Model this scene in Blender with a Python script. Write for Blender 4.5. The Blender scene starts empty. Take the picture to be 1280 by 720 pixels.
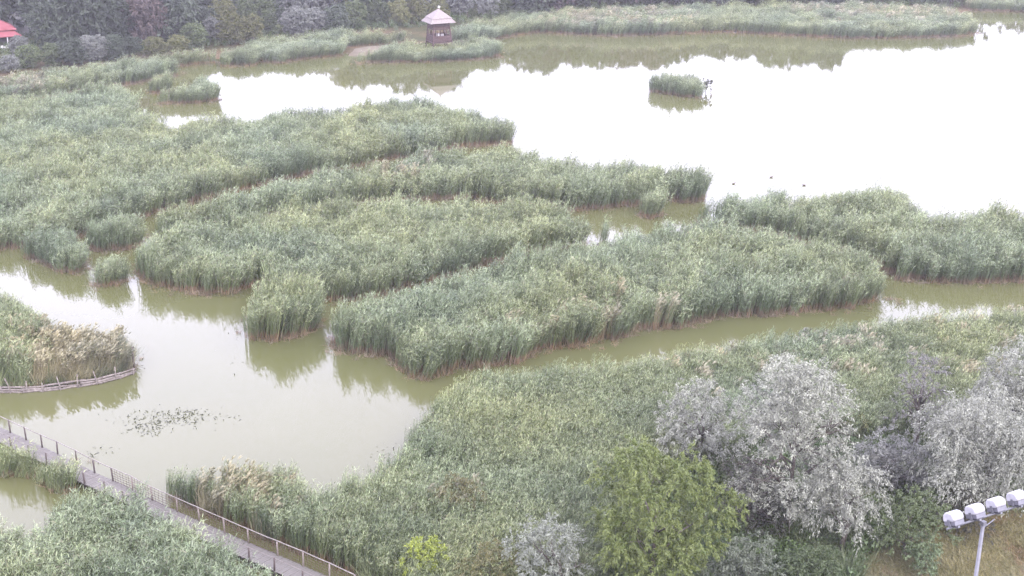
import bpy, bmesh, math, random
import numpy as np
from mathutils import Vector, Matrix

S = bpy.context.scene
C = S.collection
rng = np.random.default_rng(11)
random.seed(5)
PI = math.pi

# ------------------------------------------------------------------ camera
FPX, CAM_H = 1620.0, 42.0
PITCH = math.atan(586 / FPX)
cam = bpy.data.cameras.new('camera')
cam.sensor_width = 36.0
cam.lens = 36.0 * FPX / 1280.0
cam.clip_start, cam.clip_end = 0.5, 4000
cam_o = bpy.data.objects.new('camera', cam)
cam_o.location = (0, 0, CAM_H)
cam_o.rotation_euler = (PI / 2 - PITCH, 0, 0)
C.objects.link(cam_o)
S.camera = cam_o

# ------------------------------------------------------------------ light, sky, exposure
SUN_EL, SUN_AZ = math.radians(38), math.radians(150)      # azimuth from north (+Y) clockwise
world = bpy.data.worlds.new('World')
S.world = world
world.use_nodes = True
nt = world.node_tree
nt.nodes.clear()
wo = nt.nodes.new('ShaderNodeOutputWorld')
bg = nt.nodes.new('ShaderNodeBackground')
bg.inputs['Strength'].default_value = 0.1
sky = nt.nodes.new('ShaderNodeTexSky')
sky.sky_type = 'NISHITA'
sky.sun_disc = False
sky.sun_elevation = SUN_EL
sky.sun_rotation = SUN_AZ
sky.air_density, sky.dust_density = 1.0, 3.0
tc = nt.nodes.new('ShaderNodeTexCoord')
cn = nt.nodes.new('ShaderNodeTexNoise')
cn.inputs['Scale'].default_value = 2.2
cn.inputs['Detail'].default_value = 4
cn.inputs['Roughness'].default_value = 0.55
cr = nt.nodes.new('ShaderNodeValToRGB')
cr.color_ramp.elements[0].position, cr.color_ramp.elements[1].position = 0.25, 0.75
cr.color_ramp.elements[0].color = (6.9, 6.6, 8.7, 1)
cr.color_ramp.elements[1].color = (8.5, 8.15, 10.5, 1)
mx = nt.nodes.new('ShaderNodeMix')
mx.data_type = 'RGBA'
mx.inputs['Factor'].default_value = 0.92                  # 94 % cloud
nt.links.new(tc.outputs['Generated'], cn.inputs['Vector'])
nt.links.new(cn.outputs['Fac'], cr.inputs['Fac'])
nt.links.new(sky.outputs['Color'], mx.inputs['A'])
nt.links.new(cr.outputs['Color'], mx.inputs['B'])
nt.links.new(mx.outputs['Result'], bg.inputs['Color'])
nt.links.new(bg.outputs['Background'], wo.inputs['Surface'])

sun = bpy.data.lights.new('sun', 'SUN')
sun.energy, sun.angle, sun.color = 0.7, math.radians(25), (1.0, 0.96, 0.9)
sun_o = bpy.data.objects.new('sun', sun)
sd = Vector((math.sin(SUN_AZ) * math.cos(SUN_EL), math.cos(SUN_AZ) * math.cos(SUN_EL), math.sin(SUN_EL)))
sun_o.rotation_euler = sd.to_track_quat('Z', 'Y').to_euler()
C.objects.link(sun_o)

S.view_settings.view_transform = 'Standard'
S.view_settings.look = 'None'
S.view_settings.gamma = 1.0
S.view_settings.exposure = 2.6
try:
    S.cycles.use_denoising = True
    S.cycles.denoiser = 'OPENIMAGEDENOISE'
    S.cycles.denoising_input_passes = 'RGB_ALBEDO_NORMAL'
    S.cycles.denoising_prefilter = 'NONE'
    S.cycles.volume_bounces = 1
    S.cycles.max_bounces = 8
    S.cycles.diffuse_bounces = 2
    S.cycles.glossy_bounces = 3
    S.cycles.transmission_bounces = 3
except Exception:
    pass

# ------------------------------------------------------------------ helpers
SP, CP = math.sin(PITCH), math.cos(PITCH)
def G(px, py, z=0.0):
    """point of the place at height z that the photograph shows at pixel px, py"""
    u, v = (px - 640) / FPX, -(py - 360) / FPX
    dx, dy, dz = u, CP + v * SP, -SP + v * CP
    t = (z - CAM_H) / dz
    return (dx * t, dy * t)

def GV(px, py, z=0.0):
    a = G(px, py, z)
    return Vector((a[0], a[1], z))

def tag(o, label=None, cat=None, group=None, kind=None):
    if label: o['label'] = label
    if cat: o['category'] = cat
    if group: o['group'] = group
    if kind: o['kind'] = kind
    return o

def link(name, me, mat=None, parent=None):
    if mat is not None and len(me.materials) == 0:
        for m in (mat if isinstance(mat, (list, tuple)) else [mat]):
            me.materials.append(m)
    o = bpy.data.objects.new(name, me)
    C.objects.link(o)
    if parent: o.parent = parent
    return o

def empty(name, loc=(0, 0, 0), rz=0.0):
    o = bpy.data.objects.new(name, None)
    C.objects.link(o)
    o.location = loc
    o.rotation_euler = (0, 0, rz)
    o.empty_display_size = 0.3
    return o

def copy_tree(o, parent=None):
    c = o.copy()
    C.objects.link(c)
    c.parent = parent
    for ch in list(o.children): copy_tree(ch, c)
    return c

def mesh_np(name, V, quads=None, tris=None, cols=None, smooth=False):
    me = bpy.data.meshes.new(name)
    V = np.asarray(V, np.float32)
    me.vertices.add(len(V))
    me.vertices.foreach_set('co', V.ravel())
    idx, starts, tot = [], [], 0
    if quads is not None and len(quads):
        q = np.asarray(quads, np.int32)
        idx.append(q.ravel()); starts.append(np.arange(len(q)) * 4); tot = len(q) * 4
    if tris is not None and len(tris):
        t = np.asarray(tris, np.int32)
        idx.append(t.ravel()); starts.append(tot + np.arange(len(t)) * 3)
    if idx:
        idx = np.concatenate(idx); starts = np.concatenate(starts)
        me.loops.add(len(idx))
        me.loops.foreach_set('vertex_index', idx.astype(np.int32))
        me.polygons.add(len(starts))
        me.polygons.foreach_set('loop_start', starts.astype(np.int32))
        if smooth:
            me.polygons.foreach_set('use_smooth', np.ones(len(starts), bool))
    if cols is not None:
        a = me.color_attributes.new('Col', 'FLOAT_COLOR', 'POINT')
        c4 = np.ones((len(V), 4), np.float32)
        c4[:, :3] = cols
        a.data.foreach_set('color', c4.ravel())
    me.update(calc_edges=True)
    return me

def norm(a):
    return a / np.maximum(np.linalg.norm(a, axis=-1, keepdims=True), 1e-9)

class MB:
    """collects boxes, tubes and prisms into one mesh"""
    def __init__(s): s.bm = bmesh.new()
    def box(s, c, size, rot=None, taper=1.0, mat=0):
        M = Matrix.Translation(c) @ (rot.to_4x4() if rot is not None else Matrix())
        vs = []
        for k in (-1, 1):
            f = taper if k > 0 else 1.0
            for i, j in ((-1, -1), (1, -1), (1, 1), (-1, 1)):
                vs.append(s.bm.verts.new(M @ Vector((i * size[0] / 2 * f, j * size[1] / 2 * f, k * size[2] / 2))))
        for f in ((3, 2, 1, 0), (4, 5, 6, 7), (0, 1, 5, 4), (1, 2, 6, 5), (2, 3, 7, 6), (3, 0, 4, 7)):
            s.bm.faces.new([vs[i] for i in f]).material_index = mat
        return s
    def tube(s, pts, radii, n=6, cap=True, mat=0):
        pts = [Vector(p) for p in pts]
        if not isinstance(radii, (list, tuple)): radii = [radii] * len(pts)
        rings = []
        for i, p in enumerate(pts):
            d = (pts[min(i + 1, len(pts) - 1)] - pts[max(i - 1, 0)]).normalized()
            a = d.orthogonal() if abs(d.z) > .95 else d.cross(Vector((0, 0, 1)))
            a.normalize(); b = d.cross(a)
            rings.append([s.bm.verts.new(p + (a * math.cos(2 * PI * k / n) + b * math.sin(2 * PI * k / n)) * radii[i]) for k in range(n)])
        for i in range(len(rings) - 1):
            for k in range(n):
                f = s.bm.faces.new((rings[i][k], rings[i][(k + 1) % n], rings[i + 1][(k + 1) % n], rings[i + 1][k]))
                f.smooth = n > 4; f.material_index = mat
        if cap:
            s.bm.faces.new(rings[0][::-1]).material_index = mat
            s.bm.faces.new(rings[-1]).material_index = mat
        return s
    def poly(s, pts, mat=0):
        s.bm.faces.new([s.bm.verts.new(Vector(p)) for p in pts]).material_index = mat
        return s
    def mesh(s, name):
        me = bpy.data.meshes.new(name)
        bmesh.ops.recalc_face_normals(s.bm, faces=s.bm.faces[:])
        s.bm.to_mesh(me); s.bm.free()
        return me
    def build(s, name, mat, parent=None):
        return link(name, s.mesh(name), mat, parent)

# ------------------------------------------------------------------ materials
def new_mat(name):
    m = bpy.data.materials.new(name); m.use_nodes = True
    m.node_tree.nodes.clear()
    return m, m.node_tree.nodes, m.node_tree.links

def leaf_shader(N, L, col_socket, transl=0.3, rough=0.5, spec=0.3):
    out = N.new('ShaderNodeOutputMaterial')
    p = N.new('ShaderNodeBsdfPrincipled')
    p.inputs['Roughness'].default_value = rough
    p.inputs['Specular IOR Level'].default_value = spec
    t = N.new('ShaderNodeBsdfTranslucent')
    m = N.new('ShaderNodeMixShader'); m.inputs[0].default_value = transl
    L.new(col_socket, p.inputs['Base Color']); L.new(col_socket, t.inputs['Color'])
    L.new(p.outputs[0], m.inputs[1]); L.new(t.outputs[0], m.inputs[2]); L.new(m.outputs[0], out.inputs['Surface'])

def mixrgb(N, L, blend, fac, a, b):
    m = N.new('ShaderNodeMix'); m.data_type = 'RGBA'; m.blend_type = blend
    for sock, v in ((m.inputs['Factor'], fac), (m.inputs['A'], a), (m.inputs['B'], b)):
        if hasattr(v, 'links') or isinstance(v, bpy.types.NodeSocket): L.new(v, sock)
        elif isinstance(v, (int, float)): sock.default_value = v
        else: sock.default_value = (*v, 1)
    return m.outputs['Result']

def noise(N, L, scale, detail=3, vec=None, rough=.5):
    n = N.new('ShaderNodeTexNoise')
    n.inputs['Scale'].default_value = scale; n.inputs['Detail'].default_value = detail
    n.inputs['Roughness'].default_value = rough
    if vec is None:
        g = N.new('ShaderNodeNewGeometry'); vec = g.outputs['Position']
    L.new(vec, n.inputs['Vector'])
    return n.outputs['Fac']

def ramp(N, L, fac, p0, p1, c0=(0, 0, 0), c1=(1, 1, 1)):
    r = N.new('ShaderNodeValToRGB')
    r.color_ramp.elements[0].position, r.color_ramp.elements[1].position = p0, p1
    r.color_ramp.elements[0].color, r.color_ramp.elements[1].color = (*c0, 1), (*c1, 1)
    L.new(fac, r.inputs['Fac'])
    return r.outputs['Color']

def attr(N, name, kind='GEOMETRY'):
    a = N.new('ShaderNodeAttribute'); a.attribute_name = name; a.attribute_type = kind
    return a

def reed_material():
    m, N, L = new_mat('reed')
    col = attr(N, 'Col').outputs['Color']
    inst = attr(N, 'tone', 'INSTANCER').outputs['Fac']
    big = ramp(N, L, noise(N, L, .075, 3), .36, .64)
    col = mixrgb(N, L, 'MULTIPLY', 1.0, col, mixrgb(N, L, 'MIX', big, (.90, .97, 1.00), (1.08, 1.06, .88)))
    col = mixrgb(N, L, 'MULTIPLY', 1.0, col, ramp(N, L, inst, 0, 1, (.52, .57, .56), (1.52, 1.44, 1.42)))
    leaf_shader(N, L, col, .22, .42, .5)
    return m
M_reed = reed_material()

def leaf_material(name, transl=.3, rough=.5, spec=.3, use_obj=False):
    m, N, L = new_mat(name)
    col = attr(N, 'Col').outputs['Color']
    if use_obj:
        oi = N.new('ShaderNodeObjectInfo')
        col = mixrgb(N, L, 'MULTIPLY', 1.0, col, oi.outputs['Color'])
    leaf_shader(N, L, col, transl, rough, spec)
    return m
M_leaf = leaf_material('foliage')
M_silver = leaf_material('silver_foliage', .2, .55, .3)
M_farleaf = leaf_material('wood_foliage', .2, .6, .2, True)

def rough_mat(name, c0, c1, scale=8.0, rough=.8, bump=.3, spec=.3, stretch=None, metallic=0):
    m, N, L = new_mat(name)
    out = N.new('ShaderNodeOutputMaterial'); p = N.new('ShaderNodeBsdfPrincipled')
    t = N.new('ShaderNodeTexCoord'); vec = t.outputs['Object']
    if stretch:
        mp = N.new('ShaderNodeMapping'); mp.inputs['Scale'].default_value = stretch
        L.new(vec, mp.inputs['Vector']); vec = mp.outputs['Vector']
    f = noise(N, L, scale, 5, vec, .6)
    L.new(ramp(N, L, f, .3, .7, c0, c1), p.inputs['Base Color'])
    p.inputs['Roughness'].default_value = rough
    p.inputs['Metallic'].default_value = metallic
    p.inputs['Specular IOR Level'].default_value = spec
    if bump:
        b = N.new('ShaderNodeBump'); b.inputs['Strength'].default_value = bump; b.inputs['Distance'].default_value = .02
        L.new(f, b.inputs['Height']); L.new(b.outputs[0], p.inputs['Normal'])
    L.new(p.outputs[0], out.inputs['Surface'])
    return m

M_bark = rough_mat('bark', (.035, .028, .024), (.10, .085, .075), 5, stretch=(3, 3, .6))
M_plank = rough_mat('weathered_plank', (.07, .064, .056), (.135, .126, .113), 3, stretch=(1, 9, 9))
M_post = rough_mat('dark_wood', (.035, .026, .024), (.10, .08, .075), 7, stretch=(3, 3, .7))
M_postpale = rough_mat('grey_wood', (.11, .09, .08), (.22, .19, .17), 7, stretch=(3, 3, .7))
M_rail = rough_mat('pale_handrail', (.12, .105, .092), (.22, .20, .18), 4)
M_wire = rough_mat('rusty_wire', (.035, .02, .017), (.09, .055, .045), 9, .6)
M_log = rough_mat('bleached_log', (.08, .066, .058), (.20, .175, .155), 4)
M_towerwood = rough_mat('brown_boarding', (.034, .020, .019), (.085, .052, .05), 3)
M_shingle = rough_mat('pale_shingle', (.125, .105, .10), (.21, .185, .172), 5)
M_red = rough_mat('red_roofing', (.19, .05, .06), (.27, .08, .092), .6, .6)
M_white = rough_mat('white_render', (.40, .40, .40), (.52, .51, .52), 1.2, .7, .05)
M_dark = rough_mat('dark_wall_wood', (.05, .045, .045), (.10, .085, .08), 3)  # dark grey-brown wood of the low building's wall
M_galv = rough_mat('galvanised_steel', (.085, .087, .10), (.13, .133, .15), 6, .45, .05, .4)
M_lampwhite = rough_mat('white_lamp_shell', (.27, .27, .285), (.38, .38, .40), 3, .35, .02, .5)
M_lampgrey = rough_mat('grey_lamp_body', (.09, .09, .105), (.13, .13, .15), 5, .45, .02, .5)
M_lampglass = rough_mat('dark_lamp_glass', (.02, .02, .024), (.04, .04, .045), 5, .15, 0, .5)
M_duck = rough_mat('duck_feathers', (.04, .032, .028), (.11, .085, .07), 14)
M_sand = rough_mat('sandy_bank', (.072, .058, .036), (.105, .086, .052), .4)

def ground_material():
    m, N, L = new_mat('marsh_soil')
    out = N.new('ShaderNodeOutputMaterial'); p = N.new('ShaderNodeBsdfPrincipled')
    a = ramp(N, L, noise(N, L, .12, 5), .38, .62, (.040, .045, .020), (.085, .062, .036))
    b = ramp(N, L, noise(N, L, 2.5, 5), .3, .7, (.65, .65, .65), (1.25, 1.2, 1.1))
    L.new(mixrgb(N, L, 'MULTIPLY', 1.0, a, b), p.inputs['Base Color'])
    p.inputs['Roughness'].default_value = .95
    p.inputs['Specular IOR Level'].default_value = .1
    bp = N.new('ShaderNodeBump'); bp.inputs['Distance'].default_value = .15; bp.inputs['Strength'].default_value = .7
    L.new(noise(N, L, 3.5, 5), bp.inputs['Height']); L.new(bp.outputs[0], p.inputs['Normal'])
    L.new(p.outputs[0], out.inputs['Surface'])
    return m
M_ground = ground_material()

def water_material():
    m, N, L = new_mat('green_lake_water')
    out = N.new('ShaderNodeOutputMaterial'); p = N.new('ShaderNodeBsdfPrincipled')
    c = ramp(N, L, noise(N, L, .045, 4), .35, .65, (.066, .070, .027), (.076, .078, .032))
    L.new(c, p.inputs['Base Color'])
    p.inputs['Roughness'].default_value = .015
    p.inputs['IOR'].default_value = 1.333
    p.inputs['Specular IOR Level'].default_value = .62
    g = N.new('ShaderNodeNewGeometry')
    mp = N.new('ShaderNodeMapping'); mp.inputs['Scale'].default_value = (1.0, .6, 1)
    L.new(g.outputs['Position'], mp.inputs['Vector'])
    f = noise(N, L, 3.2, 2, mp.outputs['Vector'])
    b = N.new('ShaderNodeBump')
    sx = N.new('ShaderNodeSeparateXYZ'); L.new(g.outputs['Position'], sx.inputs[0])
    mr = N.new('ShaderNodeMapRange')       # the open lake is ruffled by the wind, the pond behind the reeds lies still
    for nm, v in (('From Min', 150), ('From Max', 215), ('To Min', .03), ('To Max', .13)): mr.inputs[nm].default_value = v
    L.new(sx.outputs['Y'], mr.inputs['Value']); L.new(mr.outputs[0], b.inputs['Strength'])
    b.inputs['Distance'].default_value = .02
    L.new(f, b.inputs['Height']); L.new(b.outputs[0], p.inputs['Normal'])
    L.new(p.outputs[0], out.inputs['Surface'])
    return m
M_water = water_material()

# ------------------------------------------------------------------ outlines of the reed beds (traced tops = B, traced feet = F)
RH = 3.0
def outline(h, *pts):
    """('B', px, py): the top of a reed edge seen there; ('F', px, py): its foot"""
    return np.array([G(x, y, h * .93 if k == 'B' else 0) for k, x, y in pts])
def BF(back, front, h=RH):
    return outline(h, *([('B', *p) for p in back] + [('F', *p) for p in front]))

BEDS = {}
BEDS['bank'] = BF([(-120, 128), (0, 98), (40, 91), (100, 82), (160, 76), (225, 76)],
    [(234, 90), (215, 97), (190, 101), (158, 108), (150, 107), (100, 116), (50, 124), (0, 132), (-120, 152)], 2.6)
BEDS['left'] = outline(RH, *[('B', x, y) for x, y in [(-160, 160), (0, 124), (60, 117), (145, 104), (158, 110)]], ('F', 158, 131),
    ('B', 168, 136), ('B', 186, 143), ('B', 199, 152), ('F', 197, 173),
    *[('B', x, y) for x, y in [(213, 158), (235, 149), (262, 147), (300, 148), (335, 142), (400, 136), (440, 131), (490, 124), (540, 127), (580, 139), (625, 146), (640, 152), (646, 163)]],
    *[('F', x, y) for x, y in [(643, 181), (600, 184), (560, 187), (520, 196), (470, 203), (440, 212), (400, 217), (350, 228), (300, 240), (270, 249), (240, 257), (190, 270), (150, 281), (105, 296), (60, 308), (20, 312), (-160, 330)]])
BEDS['middle'] = BF([(186, 268), (195, 260), (240, 250), (300, 238), (350, 227), (385, 215), (450, 208), (480, 200), (530, 194), (575, 190), (610, 187), (650, 186), (680, 192), (705, 204), (760, 203), (805, 203), (835, 210), (860, 208), (880, 216), (891, 230)],
    [(884, 252), (860, 255), (838, 253), (785, 260), (705, 266), (640, 257), (560, 250), (500, 252), (420, 262), (340, 275), (260, 290), (195, 300)])
BEDS['inner'] = BF([(166, 302), (190, 287), (260, 272), (340, 262), (420, 252), (500, 250), (560, 252), (640, 253), (690, 257), (712, 268), (745, 276), (763, 288)],
    [(757, 303), (690, 317), (640, 327), (580, 342), (540, 355), (500, 366), (470, 374), (440, 378), (408, 379), (360, 375), (318, 358), (304, 367), (279, 371), (241, 369), (222, 365), (200, 361), (176, 352), (168, 342)])
BEDS['peninsula'] = BF([(408, 388), (440, 376), (480, 365), (520, 355), (560, 341), (600, 330), (640, 317), (700, 306), (760, 296), (788, 292), (818, 284), (860, 276), (882, 272), (940, 285), (1010, 300), (1075, 312), (1100, 336), (1128, 345)],
    [(1124, 369), (1108, 374), (1085, 382), (1060, 388), (1020, 392), (960, 398), (900, 398), (870, 408), (850, 412), (800, 415), (785, 425), (720, 437), (680, 440), (645, 456), (600, 462), (575, 464), (552, 472), (528, 479), (500, 470), (482, 449), (440, 446), (412, 443)])
BEDS['east'] = BF([(868, 262), (885, 250), (905, 243), (945, 239), (990, 243), (1020, 239), (1060, 238), (1090, 235), (1125, 238), (1145, 256), (1158, 270), (1180, 270), (1230, 262), (1300, 264), (1420, 268)],
    [(1420, 352), (1280, 355), (1200, 356), (1125, 354), (1080, 326), (1010, 308), (960, 296), (900, 285), (872, 274)])
BEDS['island'] = BF([(300, 385), (318, 354), (345, 345), (388, 350), (403, 375)], [(405, 398), (398, 412), (375, 425), (330, 430), (303, 425)])
BEDS['cluster'] = BF([(24, 292), (45, 287), (75, 287), (104, 300)], [(106, 340), (86, 347), (70, 340), (52, 331), (30, 325)], 2.7)
BEDS['cluster_back'] = BF([(103, 285), (110, 275), (140, 270), (175, 272), (182, 285)], [(180, 305), (165, 313), (120, 316)], 2.7)
BEDS['cluster_front'] = BF([(108, 324), (130, 314), (160, 319)], [(161, 352), (135, 360), (110, 356)], 2.7)
BEDS['log_island'] = BF([(-120, 362), (0, 369), (22, 376), (48, 391), (60, 401), (90, 405), (140, 405), (158, 416), (167, 430)],
    [(166, 463), (148, 470), (123, 477), (78, 483), (30, 487), (0, 488), (-120, 486)], 2.6)
BEDS['front'] = BF([(1420, 366), (1280, 380), (1240, 386), (1200, 391), (1150, 392), (1110, 398), (1060, 402), (1000, 410), (950, 420), (900, 430), (850, 438), (800, 446), (740, 452), (690, 456), (650, 461), (600, 463), (562, 478), (530, 508), (508, 530), (492, 560), (470, 578), (440, 592), (410, 602), (390, 607), (372, 598), (350, 580), (300, 578), (270, 588), (240, 580), (200, 582), (186, 590)],
    [(200, 622), (225, 634), (316, 674), (420, 716), (520, 760), (740, 760), (770, 650), (850, 600), (1000, 560), (1100, 560), (1280, 530), (1420, 510)], 2.5)
BEDS['near'] = BF([(-120, 660), (0, 650), (45, 648), (60, 628), (95, 614), (130, 611), (165, 623), (200, 640), (250, 666), (300, 696), (335, 716), (360, 740)], [(390, 790), (-120, 790)], 2.5)
BEDS['walk'] = BF([(-60, 540), (0, 556), (30, 561), (60, 571), (90, 584)], [(100, 610), (84, 619), (66, 617), (50, 606), (30, 598), (0, 596), (-60, 588)], 1.9)
BEDS['rail_tussock'] = BF([(64, 563), (88, 557), (100, 567)], [(108, 588), (96, 585), (64, 571)], 1.0)
BEDS['north_west'] = BF([(110, 80), (215, 69), (275, 63), (330, 48), (420, 38), (480, 40), (545, 38)],
    [(560, 50), (480, 57), (432, 60), (428, 70), (380, 75), (350, 80), (322, 78), (318, 83), (275, 84), (270, 77), (232, 79), (150, 90)], 2.4)
BEDS['tower_isle'] = BF([(446, 67), (470, 58), (500, 53), (545, 51), (600, 45), (622, 51), (630, 61)], [(629, 71), (600, 75), (520, 79), (450, 79), (443, 75)], 2.4)
BEDS['north'] = BF([(545, 40), (590, 28), (620, 22), (700, 12), (800, 8), (900, 5), (1000, 4), (1100, 5), (1180, 9), (1205, 15), (1224, 30)],
    [(1222, 42), (1200, 47), (1100, 49), (1060, 49), (960, 44), (900, 41), (830, 44), (760, 46), (670, 41), (640, 46), (600, 53), (560, 54)], 2.6)
BEDS['north_east'] = BF([(1200, -6), (1290, -8), (1400, -8)], [(1400, 15), (1290, 16), (1212, 14)], 2.6)
BEDS['lake_islet'] = BF([(799, 101), (816, 95), (848, 93), (866, 95), (880, 102)], [(878, 124), (850, 122), (830, 119), (801, 113)], 2.4)
BEDS['west_islet'] = BF([(196, 112), (234, 106), (241, 97), (258, 97), (276, 110)], [(277, 126), (245, 130), (198, 131)], 2.4)

def disc(px, py, r, n=10, sy=1.0):
    c = G(px, py)
    return np.array([(c[0] + r * math.cos(2 * PI * k / n), c[1] + sy * r * math.sin(2 * PI * k / n)) for k in range(n)])
BEDS['channel_tussock'] = disc(812, 270, 1.55)
BEDS['small_islet'] = disc(201, 115, 2.0)
BEDS['lake_bush'] = disc(882, 114, .75)

LAND = {
    'far': np.array([G(-900, 300), G(-120, 118), G(0, 100), G(100, 86), G(200, 78), G(232, 76), G(275, 76), G(330, 70), G(430, 64), G(490, 64), G(560, 48), G(640, 40), G(760, 38), G(900, 34), G(1100, 38), G(1195, 30), G(1212, 14), G(1230, 10), G(1500, 12)] + [(900, 330), (900, 1500), (-900, 1500), (-900, 200)]),
    'near': np.array([G(-900, 800), G(-100, 705), G(60, 705), G(200, 690), G(260, 702), G(420, 770), G(500, 720), G(640, 640), G(760, 600), G(900, 560), G(1280, 520), G(1500, 500)] + [(900, 90), (900, -200), (-900, -200)]),
}
SAND = np.array([G(430, 71), G(436, 62), G(464, 58), G(492, 57), G(496, 66), G(470, 69)])

# ------------------------------------------------------------------ geometry of outlines
def inside(P, poly):
    x, y = P[:, 0], P[:, 1]
    r = np.zeros(len(P), bool)
    n = len(poly)
    for i in range(n):
        x1, y1 = poly[i]; x2, y2 = poly[(i + 1) % n]
        c = (y1 > y) != (y2 > y)
        if y1 != y2:
            r ^= c & (x < (x2 - x1) * (y - y1) / (y2 - y1) + x1)
    return r
def edge_dist(P, poly):
    best = np.full(len(P), 1e9); nx = np.zeros((len(P), 2))
    n = len(poly)
    for i in range(n):
        a, b = poly[i], poly[(i + 1) % n]
        ab = b - a
        t = np.clip(((P - a) @ ab) / max(ab @ ab, 1e-9), 0, 1)
        q = a + t[:, None] * ab
        v = q - P
        d = np.linalg.norm(v, axis=1)
        k = d < best
        best[k] = d[k]; nx[k] = v[k]
    return best, norm(nx)
def wob(P, wl, seed, octs=5):
    r = np.random.default_rng(seed)
    s = np.zeros(len(P))
    for _ in range(octs):
        a = r.uniform(0, 2 * PI); k = 2 * PI / (wl * r.uniform(.7, 1.5))
        s += np.sin((P[:, 0] * math.cos(a) + P[:, 1] * math.sin(a)) * k + r.uniform(0, 6.28))
    return s / octs ** .5

# ------------------------------------------------------------------ ground, water
def make_ground():
    st = 1.6
    xs = np.arange(-270, 270.1, st); ys = np.arange(-60, 430.1, st)
    X, Y = np.meshgrid(xs, ys); P = np.stack([X.ravel(), Y.ravel()], 1)
    M = np.zeros(len(P), bool)
    for poly in list(BEDS.values()) + list(LAND.values()) + [SAND]:
        M |= inside(P, poly)
    Z = M.reshape(X.shape).astype(float)
    for _ in range(1):
        Zp = np.pad(Z, 1, mode='edge')
        Z = (Zp[:-2, 1:-1] + Zp[2:, 1:-1] + Zp[1:-1, :-2] + Zp[1:-1, 2:] + 2 * Zp[1:-1, 1:-1]) / 6
    nz = (wob(P, 14, 3) * .05 + wob(P, 5, 4) * .04).reshape(X.shape)
    Z = -1.0 + Z * 1.16 + nz * Z
    V = np.stack([X.ravel(), Y.ravel(), Z.ravel()], 1)
    ny, nx = X.shape
    i = np.arange(ny - 1)[:, None] * nx + np.arange(nx - 1)[None, :]
    Q = np.stack([i, i + 1, i + nx + 1, i + nx], -1).reshape(-1, 4)
    # outer apron to the horizon
    R = 1150
    b = len(V)
    bord = np.concatenate([np.arange(nx), np.arange(1, ny) * nx + nx - 1, (ny - 1) * nx + np.arange(nx - 2, -1, -1), np.arange(ny - 2, 0, -1) * nx])
    B = V[bord].copy()
    c = np.array([0, 185.])
    d = B[:, :2] - c
    B[:, :2] = c + d / np.abs(d / np.array([270., 245.])).max(1, keepdims=True) * np.array([R / 270., R / 245.])
    B[:, 2] = .1
    V = np.concatenate([V, B])
    n = len(bord); k = np.arange(n)
    Q = np.concatenate([Q, np.stack([bord, b + k, b + (k + 1) % n, bord[(k + 1) % n]], 1)])
    tag(link('ground', mesh_np('ground', V, Q, smooth=True), M_ground), kind='structure')
make_ground()
tag(link('lake_water', mesh_np('lake_water', [(-265, 40, 0), (265, 40, 0), (265, 420, 0), (-265, 420, 0)], [(0, 1, 2, 3)]), M_water), kind='structure')

def mound(name, poly, h, mat):
    n = len(poly); c = poly.mean(0)
    V = [(c[0], c[1], h)] + [(*(c + (p - c) * .6), h * .9) for p in poly] + [(*p, -.25) for p in poly]
    T = [(0, 1 + k, 1 + (k + 1) % n) for k in range(n)]
    Q = [(1 + k, 1 + n + k, 1 + n + (k + 1) % n, 1 + (k + 1) % n) for k in range(n)]
    return tag(link(name, mesh_np(name, V, Q, T, smooth=True), mat), kind='structure')
mound('sand_bank', SAND, .5, M_sand)

# ------------------------------------------------------------------ reed tufts that the beds are made of
def strips(base, d0, up_bend, length, width, side, cols, segs=2):
    """narrow blades; d0 direction at the foot, bending by up_bend (vector) towards the tip"""
    n = len(base)
    pts = [base]
    for s_ in range(1, segs + 1):
        t = s_ / segs
        pts.append(base + (d0 * t + up_bend * t * t) * length[:, None])
    V, Q, T, Cc = [], [], [], []
    for s_ in range(segs):
        w = width * (1.0 if s_ == 0 else .85)
        V += [pts[s_] - side * w[:, None] / 2, pts[s_] + side * w[:, None] / 2]
        Cc += [cols, cols]
    V.append(pts[segs]); Cc.append(cols)
    V = np.concatenate(V); Cc = np.concatenate(Cc)
    k = np.arange(n)
    for s_ in range(segs - 1):
        Q.append(np.stack([k + 2 * s_ * n, k + (2 * s_ + 1) * n, k + (2 * s_ + 3) * n, k + (2 * s_ + 2) * n], 1))
    T.append(np.stack([k + 2 * (segs - 1) * n, k + (2 * segs - 1) * n, k + 2 * segs * n], 1))
    return V, (np.concatenate(Q) if Q else np.zeros((0, 4), int)), np.concatenate(T), Cc

class Acc:
    def __init__(s): s.V, s.Q, s.T, s.C, s.n = [], [], [], [], 0
    def add(s, V, Q, T, Cc):
        s.V.append(V); s.C.append(Cc)
        if len(Q): s.Q.append(Q + s.n)
        if len(T): s.T.append(T + s.n)
        s.n += len(V)
    def mesh(s, name):
        return mesh_np(name, np.concatenate(s.V), np.concatenate(s.Q) if s.Q else None, np.concatenate(s.T) if s.T else None, np.concatenate(s.C))

def rand_side(d, r):
    s_ = np.cross(d, r.normal(size=d.shape))
    return norm(s_)

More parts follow.
